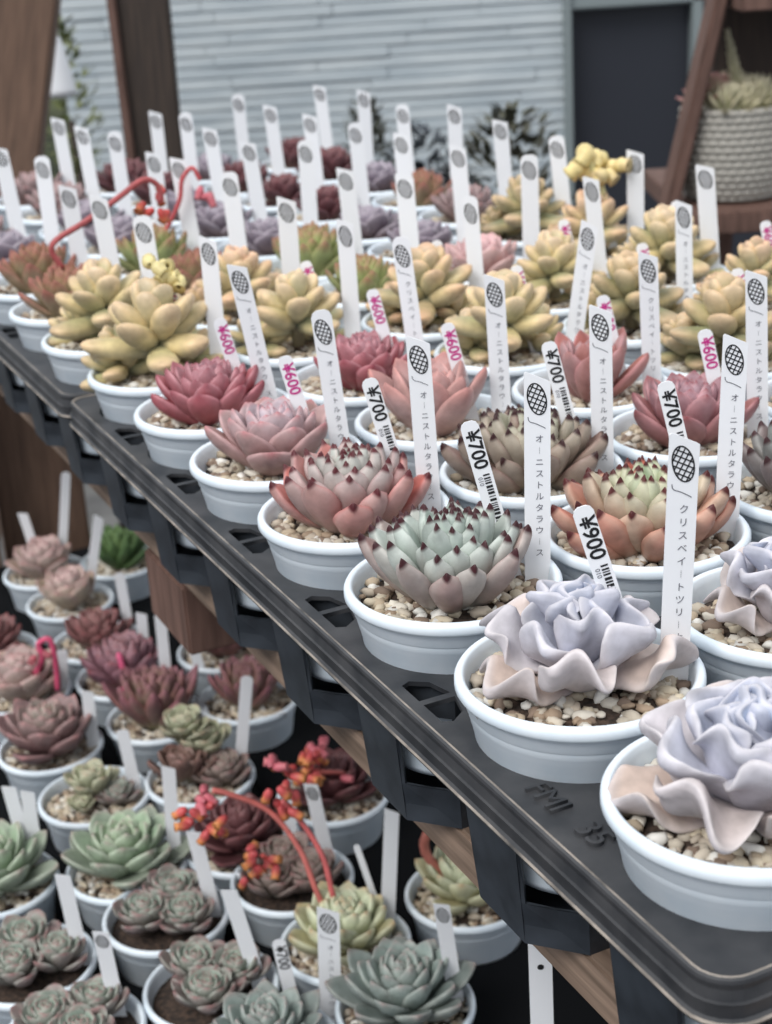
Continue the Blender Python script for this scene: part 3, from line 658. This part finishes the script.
for (j, i), (sp, sc, nick, label) in UP.items():
    g = grid(i, j, RIM); jit = rnU.uniform(-.0022, .0022, 2)
    if i > 3: g[0] += jit[0]; g[1] += jit[1]
    place = f'{ORD[i - FIRST[j] + 1]} back in the {ROWN[j]}'
    if label is None:
        label = f'{LOOK[sp]} in a white pot, {place}'
    if nick is None: nick = f'the {LOOK[sp]}, {place}'
    far = i >= 7 or (j >= 3 and i >= 5)
    seed = (i * 7 + j * 13) % 4 + 1 if far else i * 5 + j * 11 + 1
    if far: sc = round(sc * 20) / 20
    if S[sp].get('stem'):     # plump kinds branch: one tall head and smaller low ones
        heads = [(sp, seed, sc * .92, 0, -.002, .010, 0), (sp, seed % 3 + 5, round(sc * .64, 2), -.020, .012, -.002, .2), (sp, seed % 3 + 9, round(sc * .6, 2), .019, .014, -.002, -.25)]
    elif sp in ('violet',) : heads = [(sp, seed, sc * 1.0, 0, 0, 0, .05)]
    else: heads = [(sp, seed, sc, rnU.uniform(-.002, .002), rnU.uniform(-.002, .002), .001, 0)]
    succulent(g, heads, label, UG, i + j, rnU.uniform(-.4, .4))
    # name stake at the right of the pot
    yaw = R(-2 + rnU.uniform(-6, 6)); hero = not far and i < 5
    lean = R(rnU.uniform(-1, 5)); back = R(rnU.uniform(-2, 4)); dx, dy = .0355, .004
    zt = rnU.uniform(.000, .010)
    if (j, i) == (0, 0): continue
    if (j, i) == (0, 1): lean, back, yaw, zt, dx, dy = R(-2), R(0), R(0), .0145, .0335, .0005
    if (j, i) == (0, 2): lean, back, yaw, zt, dx, dy = R(-1.5), R(2), R(0), .0105, .0350, .006
    if (j, i) == (0, 3): lean, back, yaw, zt = R(1), R(1), R(0), .006
    if (j, i) == (0, 4): lean, back, yaw, zt = R(4), R(0), R(4), .000
    if (j, i) == (0, 5): lean, back, yaw = R(8), 0, R(10)
    if (j, i) == (1, 2): lean, back, yaw, zt = R(-2), R(2), R(0), .010
    if (j, i) == (2, 5): lean = R(-9)
    if (j, i) == (0, 10) or (j, i) == (0, 11): pass
    base = (g[0] + dx, g[1] + dy, RIM - .040 + zt)
    kind = 'slant' if (i + j * 2) % 3 != 1 or i < 4 else 'round'
    so_ = stake(base, lean, back, yaw, f'white name stake beside {nick}', SG, 2 if i < 6 else 1, JP_B if (j, i) in ((0, 1), (2, 4), (1, 5)) else JP_A, kind)
    if j == 4 or i >= 7: so_.scale.x *= 1.22
    # price tags lean at the left of the stake
    if (j, i) in ((0, 2), (0, 3), (0, 4), (0, 5), (0, 6), (1, 2), (1, 4), (1, 5), (1, 6), (2, 4), (2, 5), (2, 6), (3, 3), (3, 2), (3, 4), (3, 5), (4, 5), (4, 6), (4, 7), (3, 6), (1, 3), (2, 2), (2, 3), (0, 1)):
        black = (j, i) in ((0, 1), (0, 2), (0, 3), (1, 2), (1, 3), (2, 2))
        txt = '¥900' if (j, i) == (0, 1) else ('¥700' if black else '¥600')
        ddx, ddy, l2, zz = dx - .0085, dy + .003, R(14), -.004
        if (j, i) == (0, 1): ddx, ddy, l2, zz = dx - .0040, dy + .006, R(16), .006
        elif black: ddx, ddy, l2, zz = dx - .0035, dy + .005, R(13), zt - .002
        else: l2, ddx, zz = R(12), dx - .008, -.006
        what = 'black price' if black else 'magenta price'
        price((g[0] + ddx, g[1] + ddy, RIM - .040 + zz), l2, R(2), yaw, f'slim {what} tag beside {nick}', PG, txt, 'ink' if black else 'magenta')

# ------------------------------------------------------------------ lower bench
LZ = LRIM - .075
LG = 'white pots of succulents on the lower bench'; LSG = 'white stakes on the lower bench'
MINI = lambda sp, s: [(sp, s, 1.0, -.014, .008, .002, .1), (sp, s + 1, .95, .014, .012, .002, -.1), (sp, s + 2, 1.0, .004, -.014, .002, 0)]
def one(sp, seed, sc): return [(sp, seed, sc, 0, 0, .001, 0)]
LOW = [
 ('cream', 45, 570, one('l_blush', 1, 1.05), 'beige pink rosette in a white pot, farthest left on the lower bench'),
 ('pale', 70, 600, one('l_cream', 2, 1.0), 'pale cream pink rosette in white pot on the lower bench, second from the far end'),
 ('darkred', 98, 640, one('l_red', 3, .95), 'dark red rosette with gravel in white pot, in front of the pale cream pink one'),
 ('purple', 124, 675, one('l_purple', 4, 1.15), 'purple pink rosette in white pot on the lower bench, beside a pink flower stem'),
 ('redgreen', 157, 716, one('l_redgreen', 5, 1.15), 'red and green spiky rosette in white pot in the middle of the lower bench'),
 ('pinkgrey', 22, 690, one('l_blush', 6, 1.15), 'large pinkish grey rosette in white pot at the left border of the lower bench'),
 ('dusty', 50, 745, one('l_dusty', 7, 1.15), 'dusty red rosette with green heart in white pot at the lower left'),
 ('sprout', 94, 794, [('l_pale', 8, 1.0, .0, -.004, .004, .1), ('l_small', 9, .7, -.016, .01, 0, 0), ('l_pale', 10, .5, .012, .016, .004, 0)], 'small pale green rosette in a half-empty white pot, lower left'),
 ('green', 126, 865, one('l_green', 11, 1.05), 'fresh green rosette in white pot below the half-empty one'),
 ('greenleft', -3, 880, one('l_green', 12, 1.1), 'grey green rosette in white pot cut by the left edge'),
 ('cluster', 166, 913, MINI('l_small', 13), 'white pot with three small green rosettes, right of the spilling left rosettes'),
 ('clusterleft', 30, 962, MINI('l_small', 17), 'white pot with small red-edged green rosettes at the lower left edge'),
 ('clusterlow', 211, 985, MINI('l_small', 21), 'white pot of clustered green rosettes at the bottom, between two name stakes'),
 ('clusterbottom', 75, 1028, MINI('l_small', 25), 'white pot of green clustered rosettes cut by the bottom left edge'),
 ('multi', 200, 775, [('l_brown', 29, 1.1, -.014, .004, .006, .2), ('l_pale', 30, 1.0, .016, .014, .016, -.1), ('l_pale', 31, .95, .006, .026, .03, -.1), ('l_smallgrey', 32, 1., .012, -.014, 0, 0)], 'white pot crowded with brown and cream small rosettes, lower middle'),
 ('spill', 248, 697, [('l_redgreen', 33, .95, 0, 0, .0, 0)], 'reddish green rosette in white pot in the shade under the upper slat'),
 ('pinkback', 224, 648, [('l_red', 34, 1.0, 0, 0, .002, 0)], 'faded red rosette in white pot in the far shade under the upper tray'),
 ('wineflower', 242, 840, one('l_wine', 35, 1.0), 'dark wine rosette under orange-red flowers, lower middle'),
 ('wineright', 333, 792, one('l_wine', 36, 1.0), 'dark wine rosette in white pot directly beneath the upper tray edge'),
 ('greyflower', 292, 876, MINI('l_smallgrey', 37), 'white pot of grey green rosettes with orange flowers leaning over its rim'),
 ('lime', 345, 940, one('l_lime', 41, 1.0), 'yellow green rosette with two pink stems in white pot, bottom centre'),
 ('blue', 405, 1003, one('l_blue', 42, 1.05), 'blue grey rosette in white pot at the bottom centre'),
 ('limeright', 468, 890, one('l_lime', 43, .95), 'yellow green rosette in white pot beneath the slat, bottom right of the lower bench'),
 ('bluebottom', 268, 1045, one('l_blue', 44, .92), 'large blue green rosette cut by the bottom edge'),
 ('leafy', 120, 560, one('l_leafgreen', 45, 1.0), 'dark leafy green plant in white pot at the far end of the lower bench'),
 ('redleft', -8, 650, one('l_red', 46, 1.0), 'dark red rosette cut by the left edge of the lower bench'),
]
LOWP = {}
for k, (nm, px, py, heads, label) in enumerate(LOW):
    p = at_z(px, py, LRIM); LOWP[nm] = p
    heads = [(h[0], h[1], round(h[2] * 1.13, 2), h[3] * 1.05, h[4] * 1.05, h[5] + .003, h[6]) for h in heads]
    LOWP[nm + '_t'] = succulent(p, heads, label, LG, k, k * .5, gravel=not nm.startswith(('cluster', 'grey')))
# lower stakes: (pot, top px, base px on the soil, width kind, label)
LST = [
 ('cream', (22, 512), (30, 548), 'slant', 'white stake behind the farthest left beige pink rosette'),
 ('cream', (66, 472), (74, 552), 'round', 'tall white stake at the far end of the lower bench, left of the leafy plant'),
 ('pale', (99, 515), (106, 578), 'slant', 'white stake with flat top beside the dark leafy green plant'),
 ('darkred', (119, 573), (133, 632), 'round', 'slim white stake beside the dark red rosette with gravel'),
 ('purple', (141, 612), (150, 660), 'slant', 'white stake just behind the purple pink rosette'),
 ('redgreen', (160, 615), (170, 700), 'slant', 'white stake behind the red and green spiky rosette'),
 ('pinkback', (188, 632), (196, 672), 'slant', 'white stake at the faded red rosette under the upper tray'),
 ('pinkgrey', (62, 650), (66, 690), 'round', 'white stake behind the large pinkish grey rosette'),
 ('dusty', (87, 690), (95, 745), 'slant', 'white stake at the right of the dusty red rosette'),
 ('sprout', (122, 730), (136, 790), 'round', 'slim white stake in the half-empty pot'),
 ('greenleft', (8, 785), (30, 860), 'slant', 'white stake above the grey green rosette cut by the left edge'),
 ('greenleft', (27, 790), (40, 862), 'slant', 'second white stake above the left edge rosette, nearer the green rosette'),
 ('green', (168, 765), (176, 862), 'slant', 'white stake rising behind the fresh green rosette'),
 ('multi', (247, 676), (246, 765), 'round', 'broad white stake behind the crowded pot of cream rosettes'),
 ('spill', (287, 714), (289, 735), 'slant', 'short white stake near the reddish green rosette in shade'),
 ('clusterleft', (62, 873), (82, 960), 'slant', 'white stake in the pot of red-edged green rosettes, lower left'),
 ('cluster', (193, 830), (214, 912), 'slant', 'white stake in the pot of three small green rosettes'),
 ('clusterbottom', (100, 930), (118, 1012), 'slant', 'broad white stake at the bottom left cluster pot'),
 ('clusterlow', (228, 888), (260, 985), 'slant', 'white stake in the bottom pot of clustered green rosettes'),
 ('greyflower', (310, 782), (330, 868), 'slant', 'broad white stake behind the grey rosettes with orange flowers'),
 ('wineflower', (289, 795), (296, 845), 'round', 'slim white stake at the dark wine rosette under flowers'),
 ('lime', (392, 808), (388, 925), 'slant', 'tall plain white stake behind the yellow green rosette, bottom centre'),
 ('lime', (356, 845), (384, 922), 'thin', 'thin grey white stick leaning behind the yellow green rosette'),
 ('blue', (441, 902), (456, 1000), 'slant', 'white stake with grey oval logo beside the blue grey rosette'),
]
TH_ = THIN
for (pn, top, bs, kind, label) in LST:
    c = LOWP[pn]; b0 = at_z(bs[0], bs[1], LRIM - .006)
    d = b0 - c; d.z = 0
    if d.length > .036: b0 = c + d.normalized() * .036 + Vector((0, 0, -.006))
    rd = Vector(ray(*top)); t_ = b0.y / rd.y; tp = Vector((0, 0, CAMZ)) + rd * t_      # same distance as the foot
    ax = (tp - b0); ln = ax.length; ax.normalize(); tot = min(ln, .13) + .022
    me = {'slant': STK, 'round': STKR, 'thin': THIN}[kind]; h0 = {'slant': SH, 'round': SH, 'thin': .1}[kind]
    x = Vector((1, .15, 0)); x = (x - ax * x.dot(ax)).normalized(); y = ax.cross(x)
    o = put('name_stake', me); sc = tot / h0; foot = b0 - ax * .022
    o.matrix_world = Matrix.Translation(foot) @ Matrix((x, y, ax)).transposed().to_4x4() @ Matrix.Diagonal((.95 if kind != 'thin' else .7, 1, sc, 1))
    tag(o, label, 'plant label', LSG)
    if kind == 'slant' and pn in ('blue', 'greyflower', 'clusterbottom'): on_face('logo', LOGO, o, -.0002, SH - .0112)
# two stakes at the bottom edge that stand towards the viewer, showing logo and price
c = LOWP['lime']
fp = at_z(327, 1010, LRIM - .02)
o = put('name_stake', STK); orient(o, fp + Vector((0, 0, -.045)), R(-3), R(0), R(0)); o.scale = (1.35, 1, 1.12); tag(o, 'white name stake with oval logo in front of the yellow green rosette', 'plant label', LSG)
on_face('logo', LOGO, o, -.0002, SH - .0112); on_face('logo_script', SCR, o, .0004, SH - .0195); on_face('handwriting', vtext(JP_A, .0036, .0049), o, .0008, SH - .0280)
o = price(at_z(303, 1015, LRIM - .02) + Vector((0, 0, -.045)), R(6), 0, 0, 'slim price tag on the left of the logo stake before the yellow green rosette', 'price tags on the lower bench', '¥700', 'ink', 1); o.scale = (1.2, 1, 1.1)

# lower dark trays, one long slab bench
LDK = LRIM - .036
POTS_L = [LOWP[k] for k in LOWP if not k.endswith('_t')]
def lower_tray(u0, u1, v0, v1, label):
    loops = [rrect(v0, v1, u0, u1, .01)]
    for p in POTS_L:
        d = np.array([p.x, p.y, 0]) - O; uu, vv_ = float(d @ U), float(d @ V)
        if u0 + .041 < uu < u1 - .041 and v0 + .041 < vv_ < v1 - .041:
            loops.append([(vv_ + .0385 * math.cos(t), uu + .0385 * math.sin(t)) for t in np.linspace(0, 2 * math.pi, 32, endpoint=False)])
    t_ = empty('plant_tray', Vector(O) + Vector((0, 0, LZ - .0022)), ANG); zt = LDK - (LZ - .0022)
    me = curve_sheet('deck', loops, .002); me.transform(Matrix.Translation((0, 0, zt))); put('deck', me, M['darktray'], t_)
    bm = bmesh.new(); t = .002
    for (cx, cy, sx, sy) in ((v0, (u0 + u1) / 2, t, u1 - u0 - .02), (v1, (u0 + u1) / 2, t, u1 - u0 - .02), ((v0 + v1) / 2, u0, v1 - v0 - .02, t), ((v0 + v1) / 2, u1, v1 - v0 - .02, t)):
        bm_box(bm, (cx, cy, zt / 2), (sx, sy, zt), None, .0004)
    put('tray_skirt', mesh_bm('t', bm), M['darktray'], t_)
    tag(t_, label, 'tray', 'black trays on the lower bench'); return t_
lower_tray(-.22, 1.36, -.085, .010, 'black tray strip under the row of pots second from the left on the lower bench')
lower_tray(-.22, 1.36, .012, .098, 'black tray strip under the middle row of pots on the lower bench')
lower_tray(-.22, 1.36, .100, .36, 'black tray under the shaded pots beneath the upper bench')
lower_tray(-.22, 1.36, -.58, -.087, 'black tray under the leftmost pots of the lower bench')
lb_ = bench('low wooden slatted bench under the lower black trays')
for k in range(7): bpart(lb_, 'slat', -.325, 1.425, -.62 + k * .135, -.52 + k * .135, LZ - .0255, LZ - .0035, M['weathered_wood'])
for (u_, v_) in ((-.23, -.53), (1.27, -.53), (-.23, .22), (1.27, .22)): bpart(lb_, 'leg', u_, u_ + .06, v_, v_ + .06, 0, LZ - .0265, M['brown_wood'])
# label hanging under the near tray
q_ = at_z(541, 985, .80); o = put('plant_label', strip_mesh(.0105, .26, .0008, 'round')); o.location = (q_.x, q_.y, .80 - .235 + .045); 
tag(o, 'white plant label standing upright under the slat at the bottom of the picture', 'plant label')
on_face('logo', text_mesh('●', .004, 0), o, 0, .2, -.0006, 0, M['ink'])

# ------------------------------------------------------------------ flower stalks
def bell_mesh(seed, n, spread, cols, ln=.011, rad=.0034):
    rn = np.random.RandomState(seed); Vs, Fs, Cs = [], [], []; off = 0
    for k in range(n):
        pr_ = [(0.0008, 0), (rad * .7, ln * .12), (rad, ln * .45), (rad * .8, ln * .8), (rad * 1.0, ln), (rad * .3, ln * .85)]
        vv, ff = lathe(pr_, 5 * 2); vv = np.array(vv)
        t = vv[:, 2] / ln
        c = linA(cols[0])[None] * (1 - np.clip(t * 1.5 - .6, 0, 1))[:, None] + linA(cols[1])[None] * np.clip(t * 1.5 - .6, 0, 1)[:, None]
        d = Vector((rn.uniform(-1, 1), rn.uniform(-1, 1), rn.uniform(-1.2, .2))).normalized(); m_ = np.array(Vector((0, 0, 1)).rotation_difference(d).to_matrix())
        P = vv @ m_.T + rn.uniform(-spread, spread, 3)
        Vs.append(P); Cs.append(c * rn.uniform(.85, 1.1)); Fs += [[i + off for i in f] for f in ff]; off += len(P)
    me = mesh_np('blossom', np.vstack(Vs), Fs, np.vstack(Cs)); me.materials.append(M['leaf']); return me
def stalk(parent, pts, rad, col, blooms, seed=1):
    """pts: world points of the stem; blooms: list of (world point, count, spread, colours)"""
    vv, ff = tube(smoothpath([tuple(p) for p in pts], 30), rad, 8)
    inv = parent.matrix_world.inverted() if False else (Matrix.Translation(parent.location) @ Matrix.Rotation(parent.rotation_euler.z, 4, 'Z')).inverted()
    me = mesh_np('stalk', vv, ff, np.tile(linA(col), (len(vv), 1))); me.materials.append(M['leaf']); me.transform(inv)
    o = put('flower_stalk', me, None, parent)
    for k, (p, n, s, cols, *r) in enumerate(blooms):
        b_ = put('blossom', bell_mesh(seed + k, n, s, cols, *(r or ())), None, o); b_.location = inv @ Vector(p)
OR = ((196, 84, 88), (224, 156, 88)); PK = ((196, 104, 116), (206, 122, 128))
def find(lbl):
    for o in COL.objects:
        if o.get('label') == lbl: return o
def up_t(j, i): return find(UP[(j, i)][3])
# long red arching stem over the red-tipped rosettes
t = up_t(0, 8); c = t.location + Vector((0, 0, .075))
yq = c.y
stalk(t, [at_y(62, 268, yq), at_y(52, 245, yq), at_y(85, 222, yq + .01), at_y(118, 198, yq + .02), at_y(143, 180, yq + .03), at_y(158, 186, yq + .035), at_y(160, 203, yq + .035)], .0022, (168, 84, 86),
      [(at_y(158, 205, yq + .035), 7, .010, ((196, 76, 74), (206, 130, 80)))], 3)
t = find('lime green red-tipped rosette in a white pot, ninth back in the second row'); c = t.location; yq = c.y
stalk(t, [c + Vector((0, 0, .08)), at_y(178, 205, yq), at_y(182, 180, yq), at_y(192, 168, yq), at_y(200, 180, yq)], .0018, (186, 84, 88), [(at_y(201, 190, yq), 3, .006, PK)], 8)
# yellow blossoms on the plump plants
t = up_t(0, 6); c = t.location; yq = c.y + .01
stalk(t, [c + Vector((0, 0, .09)), at_y(163, 300, yq), at_y(165, 276, yq)], .002, (206, 196, 130), [(at_y(165, 275, yq), 9, .009, ((220, 206, 150), (226, 210, 150)), .010, .0045)], 14)
t = find('plump peach yellow succulent in a white pot, third back in the farthest row'); c = t.location; yq = c.y
stalk(t, [c + Vector((0, 0, .09)), at_y(602, 200, yq), at_y(597, 180, yq), at_y(589, 160, yq)], .0035, (206, 200, 150), [(at_y(589, 152, yq), 5, .008, ((226, 206, 146), (230, 212, 150)), .014, .007), (at_y(591, 167, yq), 3, .004, ((226, 206, 146), (230, 212, 150)), .012, .006), (at_y(611, 166, yq), 4, .005, ((228, 208, 150), (230, 206, 156)), .012, .006)], 19)
# pink stems on the lower bench
def LT(n): return LOWP[n + '_t']
def arc(tn, px_pts, rad, col, blooms, seed, dz=0):
    t = LT(tn); y0 = LOWP[tn].y
    stalk(t, [t.location + Vector((0, 0, .068))] + [at_y(a, b_, y0 + dy) for (a, b_, dy) in px_pts], rad, col, [(at_y(a, b_, y0 + dy), n, s, cols) for (a, b_, dy, n, s, cols) in blooms], seed)
arc('pinkgrey', [(42, 660, -.02), (38, 645, -.02), (50, 640, -.02), (56, 665, -.02), (58, 690, -.02)], .0026, (206, 84, 118), [(36, 655, -.02, 3, .004, PK)], 31)
arc('purple', [(122, 665, -.02), (119, 655, -.025), (124, 675, -.03), (124, 698, -.03)], .0028, (206, 92, 128), [(122, 700, -.03, 3, .003, PK)], 37)
arc('lime', [(318, 895, .01), (300, 850, .02), (270, 812, .03), (232, 795, .03), (212, 790, .03)], .0020, (190, 106, 100), [(200, 800, .03, 5, .006, PK), (212, 822, .02, 6, .008, OR), (188, 818, .02, 4, .006, OR)], 41)
arc('lime', [(332, 892, .01), (322, 855, .02), (300, 820, .03), (282, 800, .03)], .0020, (190, 96, 96), [(284, 782, .03, 8, .010, OR), (282, 806, .03, 5, .006, OR), (275, 765, .03, 3, .006, PK)], 47)
arc('greyflower', [(275, 865, -.01), (262, 855, -.015)], .0018, (200, 90, 84), [(258, 866, -.015, 12, .010, OR), (272, 872, -.015, 6, .008, OR)], 53)
arc('wineright', [(345, 775, -.01), (325, 772, -.02), (312, 770, -.02)], .002, (170, 90, 84), [(312, 756, -.02, 12, .009, OR), (308, 772, -.02, 8, .008, OR), (318, 742, -.02, 4, .006, PK), (340, 776, -.015, 1, .002, PK)], 59)
arc('limeright', [(432, 862, .0), (424, 845, .0), (428, 832, 0)], .0035, (176, 108, 96), [], 61)

# ------------------------------------------------------------------ basket pot on the stand
bx = at_y(730, 186, SY + .03)
bk = empty('basket_planter', Vector((bx.x, SY + .035, zs - .009))); tag(bk, 'round cream knitted basket planter with sedum on the wooden stand shelf', 'planter')
bk.location.x = at_y(733, 150, SY + .035).x
Vv, Ff = [], []; NR, NA = 96, 240; BH = .114; BR = .066
for p in range(NR + 1):
    t = p / NR; z = t * BH; r = BR * (.80 + .2 * min(1, (t * 3.2)) ** .6) * (1 - .07 * max(0, t - .6) / .4)
    r *= min(1, .82 + t * 4) if t < .06 else 1
    row = t * 13; rr = row % 1
    for k in range(NA):
        a = 2 * math.pi * k / NA; kn = .0042 * math.sin(math.pi * rr) + .0016 * math.sin(a * 34 + (int(row) % 2) * math.pi) * math.sin(math.pi * rr)
        Vv.append(((r + kn) * math.cos(a), (r + kn) * math.sin(a), z))
for p in range(NR):
    for k in range(NA): Ff.append((p * NA + k, p * NA + (k + 1) % NA, (p + 1) * NA + (k + 1) % NA, (p + 1) * NA + k))
base_i = len(Vv)
for p, (r, z) in enumerate(((BR * .86, BH), (BR * .84, BH - .02), (0.001, BH - .02))):
    for k in range(NA):
        a = 2 * math.pi * k / NA; Vv.append((r * math.cos(a), r * math.sin(a), z))
for p in range(3):
    s0 = NR * NA if p == 0 else base_i + (p - 1) * NA; s1 = base_i + p * NA
    for k in range(NA): Ff.append((s0 + k, s0 + (k + 1) % NA, s1 + (k + 1) % NA, s1 + k))
Ff.append(tuple(range(NA))[::-1])
m, nt, b = principled('knitted_cotton', lin((160, 157, 150)), .95); M['knit'] = m
put('basket', mesh_np('basket', Vv, Ff), M['knit'], bk)
S['sedum'] = dict(S['redtip'], nu=8, nv=8, n=46, L0=.020, L1=.012, W0=.0034, W1=.002, T=.002, e0=0, e1=85, zr=.012, z0=.004, out=(180, 172, 130), mid=(196, 192, 150), inn=(206, 206, 170), tip=(190, 176, 140), edge=(200, 190, 150), und=(186, 176, 136))
S['sedumpink'] = dict(S['sedum'], out=(184, 120, 116), mid=(200, 150, 138), inn=(206, 180, 150), tip=(190, 110, 116))
rn = random.Random(3)
for k in range(9):
    a = k * 2.4; r_ = .010 + .032 * (k / 9) ** .5
    o = put('sedum_clump', ros('sedumpink' if math.cos(a) < -.5 else 'sedum', k % 3 + 60, 1.55), None, bk); o.location = (r_ * math.cos(a), r_ * math.sin(a), BH - .012 + rn.uniform(0, .012)); o.rotation_euler = (rn.uniform(-.3, .3), rn.uniform(-.3, .3), k)
Vs = []; S['spike'] = dict(S['sedum'], n=60, L0=.016, L1=.010, W0=.0026, zr=.085, z0=.0, e0=30, e1=70, rb=.002)
o = put('sedum_spike', ros('spike', 70, 1.), None, bk); o.location = (.006, -.01, BH); o.rotation_euler = (R(2), R(-12), 0)

# a second planter just beyond the right edge of the shelf, its rim in view
# ------------------------------------------------------------------ shrubs behind the trays
def shrub(px, py, y, w_, h_, seed, label, c1=(58, 62, 50), c2=(84, 82, 66), n=420):
    rn = np.random.RandomState(seed); top = at_y(px, py, y); base = Vector((top.x, y, 0)); t = empty('shrub', base); tag(t, label, 'shrub')
    Vs, Fs, Cs = [], [], []; Hh = top.z
    for k in range(n):
        th_, z = rn.uniform(0, 6.28), rn.uniform(-1, 1); rr = math.sqrt(1 - z * z) * rn.uniform(.5, 1)
        c = np.array([w_ * rr * math.cos(th_), w_ * .7 * rr * math.sin(th_), Hh - h_ + h_ * z]); d = Vector((math.cos(th_), math.sin(th_), rn.uniform(0, 1.2))).normalized()
        s = Vector((0, 0, 1)).cross(d).normalized(); l = rn.uniform(.02, .035); q = [Vector(c) - s * .004, Vector(c) + d * l * .5 - s * .007, Vector(c) + d * l, Vector(c) + d * l * .5 + s * .007]
        o_ = len(Vs); Vs += [tuple(x) for x in q]; Fs.append((o_, o_ + 1, o_ + 2, o_ + 3)); cc = linA(c1) * (1 - (u_ := rn.uniform())) + linA(c2) * u_; Cs += [cc] * 4
    f = mesh_np('foliage', Vs, Fs, np.array(Cs), False); f.materials.append(M['leaf']); put('foliage', f, None, t)
    vv, ff = tube([(0, 0, 0), (.01, 0, Hh * .5), (0, 0, Hh - h_)], [.012, .010, .007], 8); me = mesh_np('trunk', vv, ff); put('stem', me, M['dark_brown_wood'], t)
shrub(508, 112, 2.3, .085, .12, 5, 'dark bushy shrub behind the plump yellow plants, before the white wall')
shrub(366, 106, 2.6, .03, .09, 6, 'small dark green shrub behind the tall stakes, centre back', n=200)
shrub(452, 172, 2.2, .05, .09, 8, 'low dark shrub peeping behind the ash pink rosette, centre back', (46, 50, 54), (66, 70, 74), 240)
shrub(420, 130, 2.7, .08, .10, 9, 'dark blue-grey shrub low against the white wall, centre back', (40, 46, 54), (60, 66, 74), 240)
shrub(58, 20, 3.0, .05, .18, 10, 'green foliage between the left post and the wall end', (90, 100, 60), (140, 146, 96), 260)
# hanging white ribbed shade between the left post and the wall end
vv, ff = lathe([(0.001, .115), (.012, .112), (.022, .09), (.030, .05), (.036, .012), (.038, 0), (.036, .001), (.028, .05), (.018, .09)], 24); me = mesh_np('shade', vv, ff)
o = put('hanging_pot', me, M['label']); o.location = at_y(56, 96, 2.8); tag(o, 'small white bell-shaped hanging pot at the wall end, upper left', 'hanging pot')
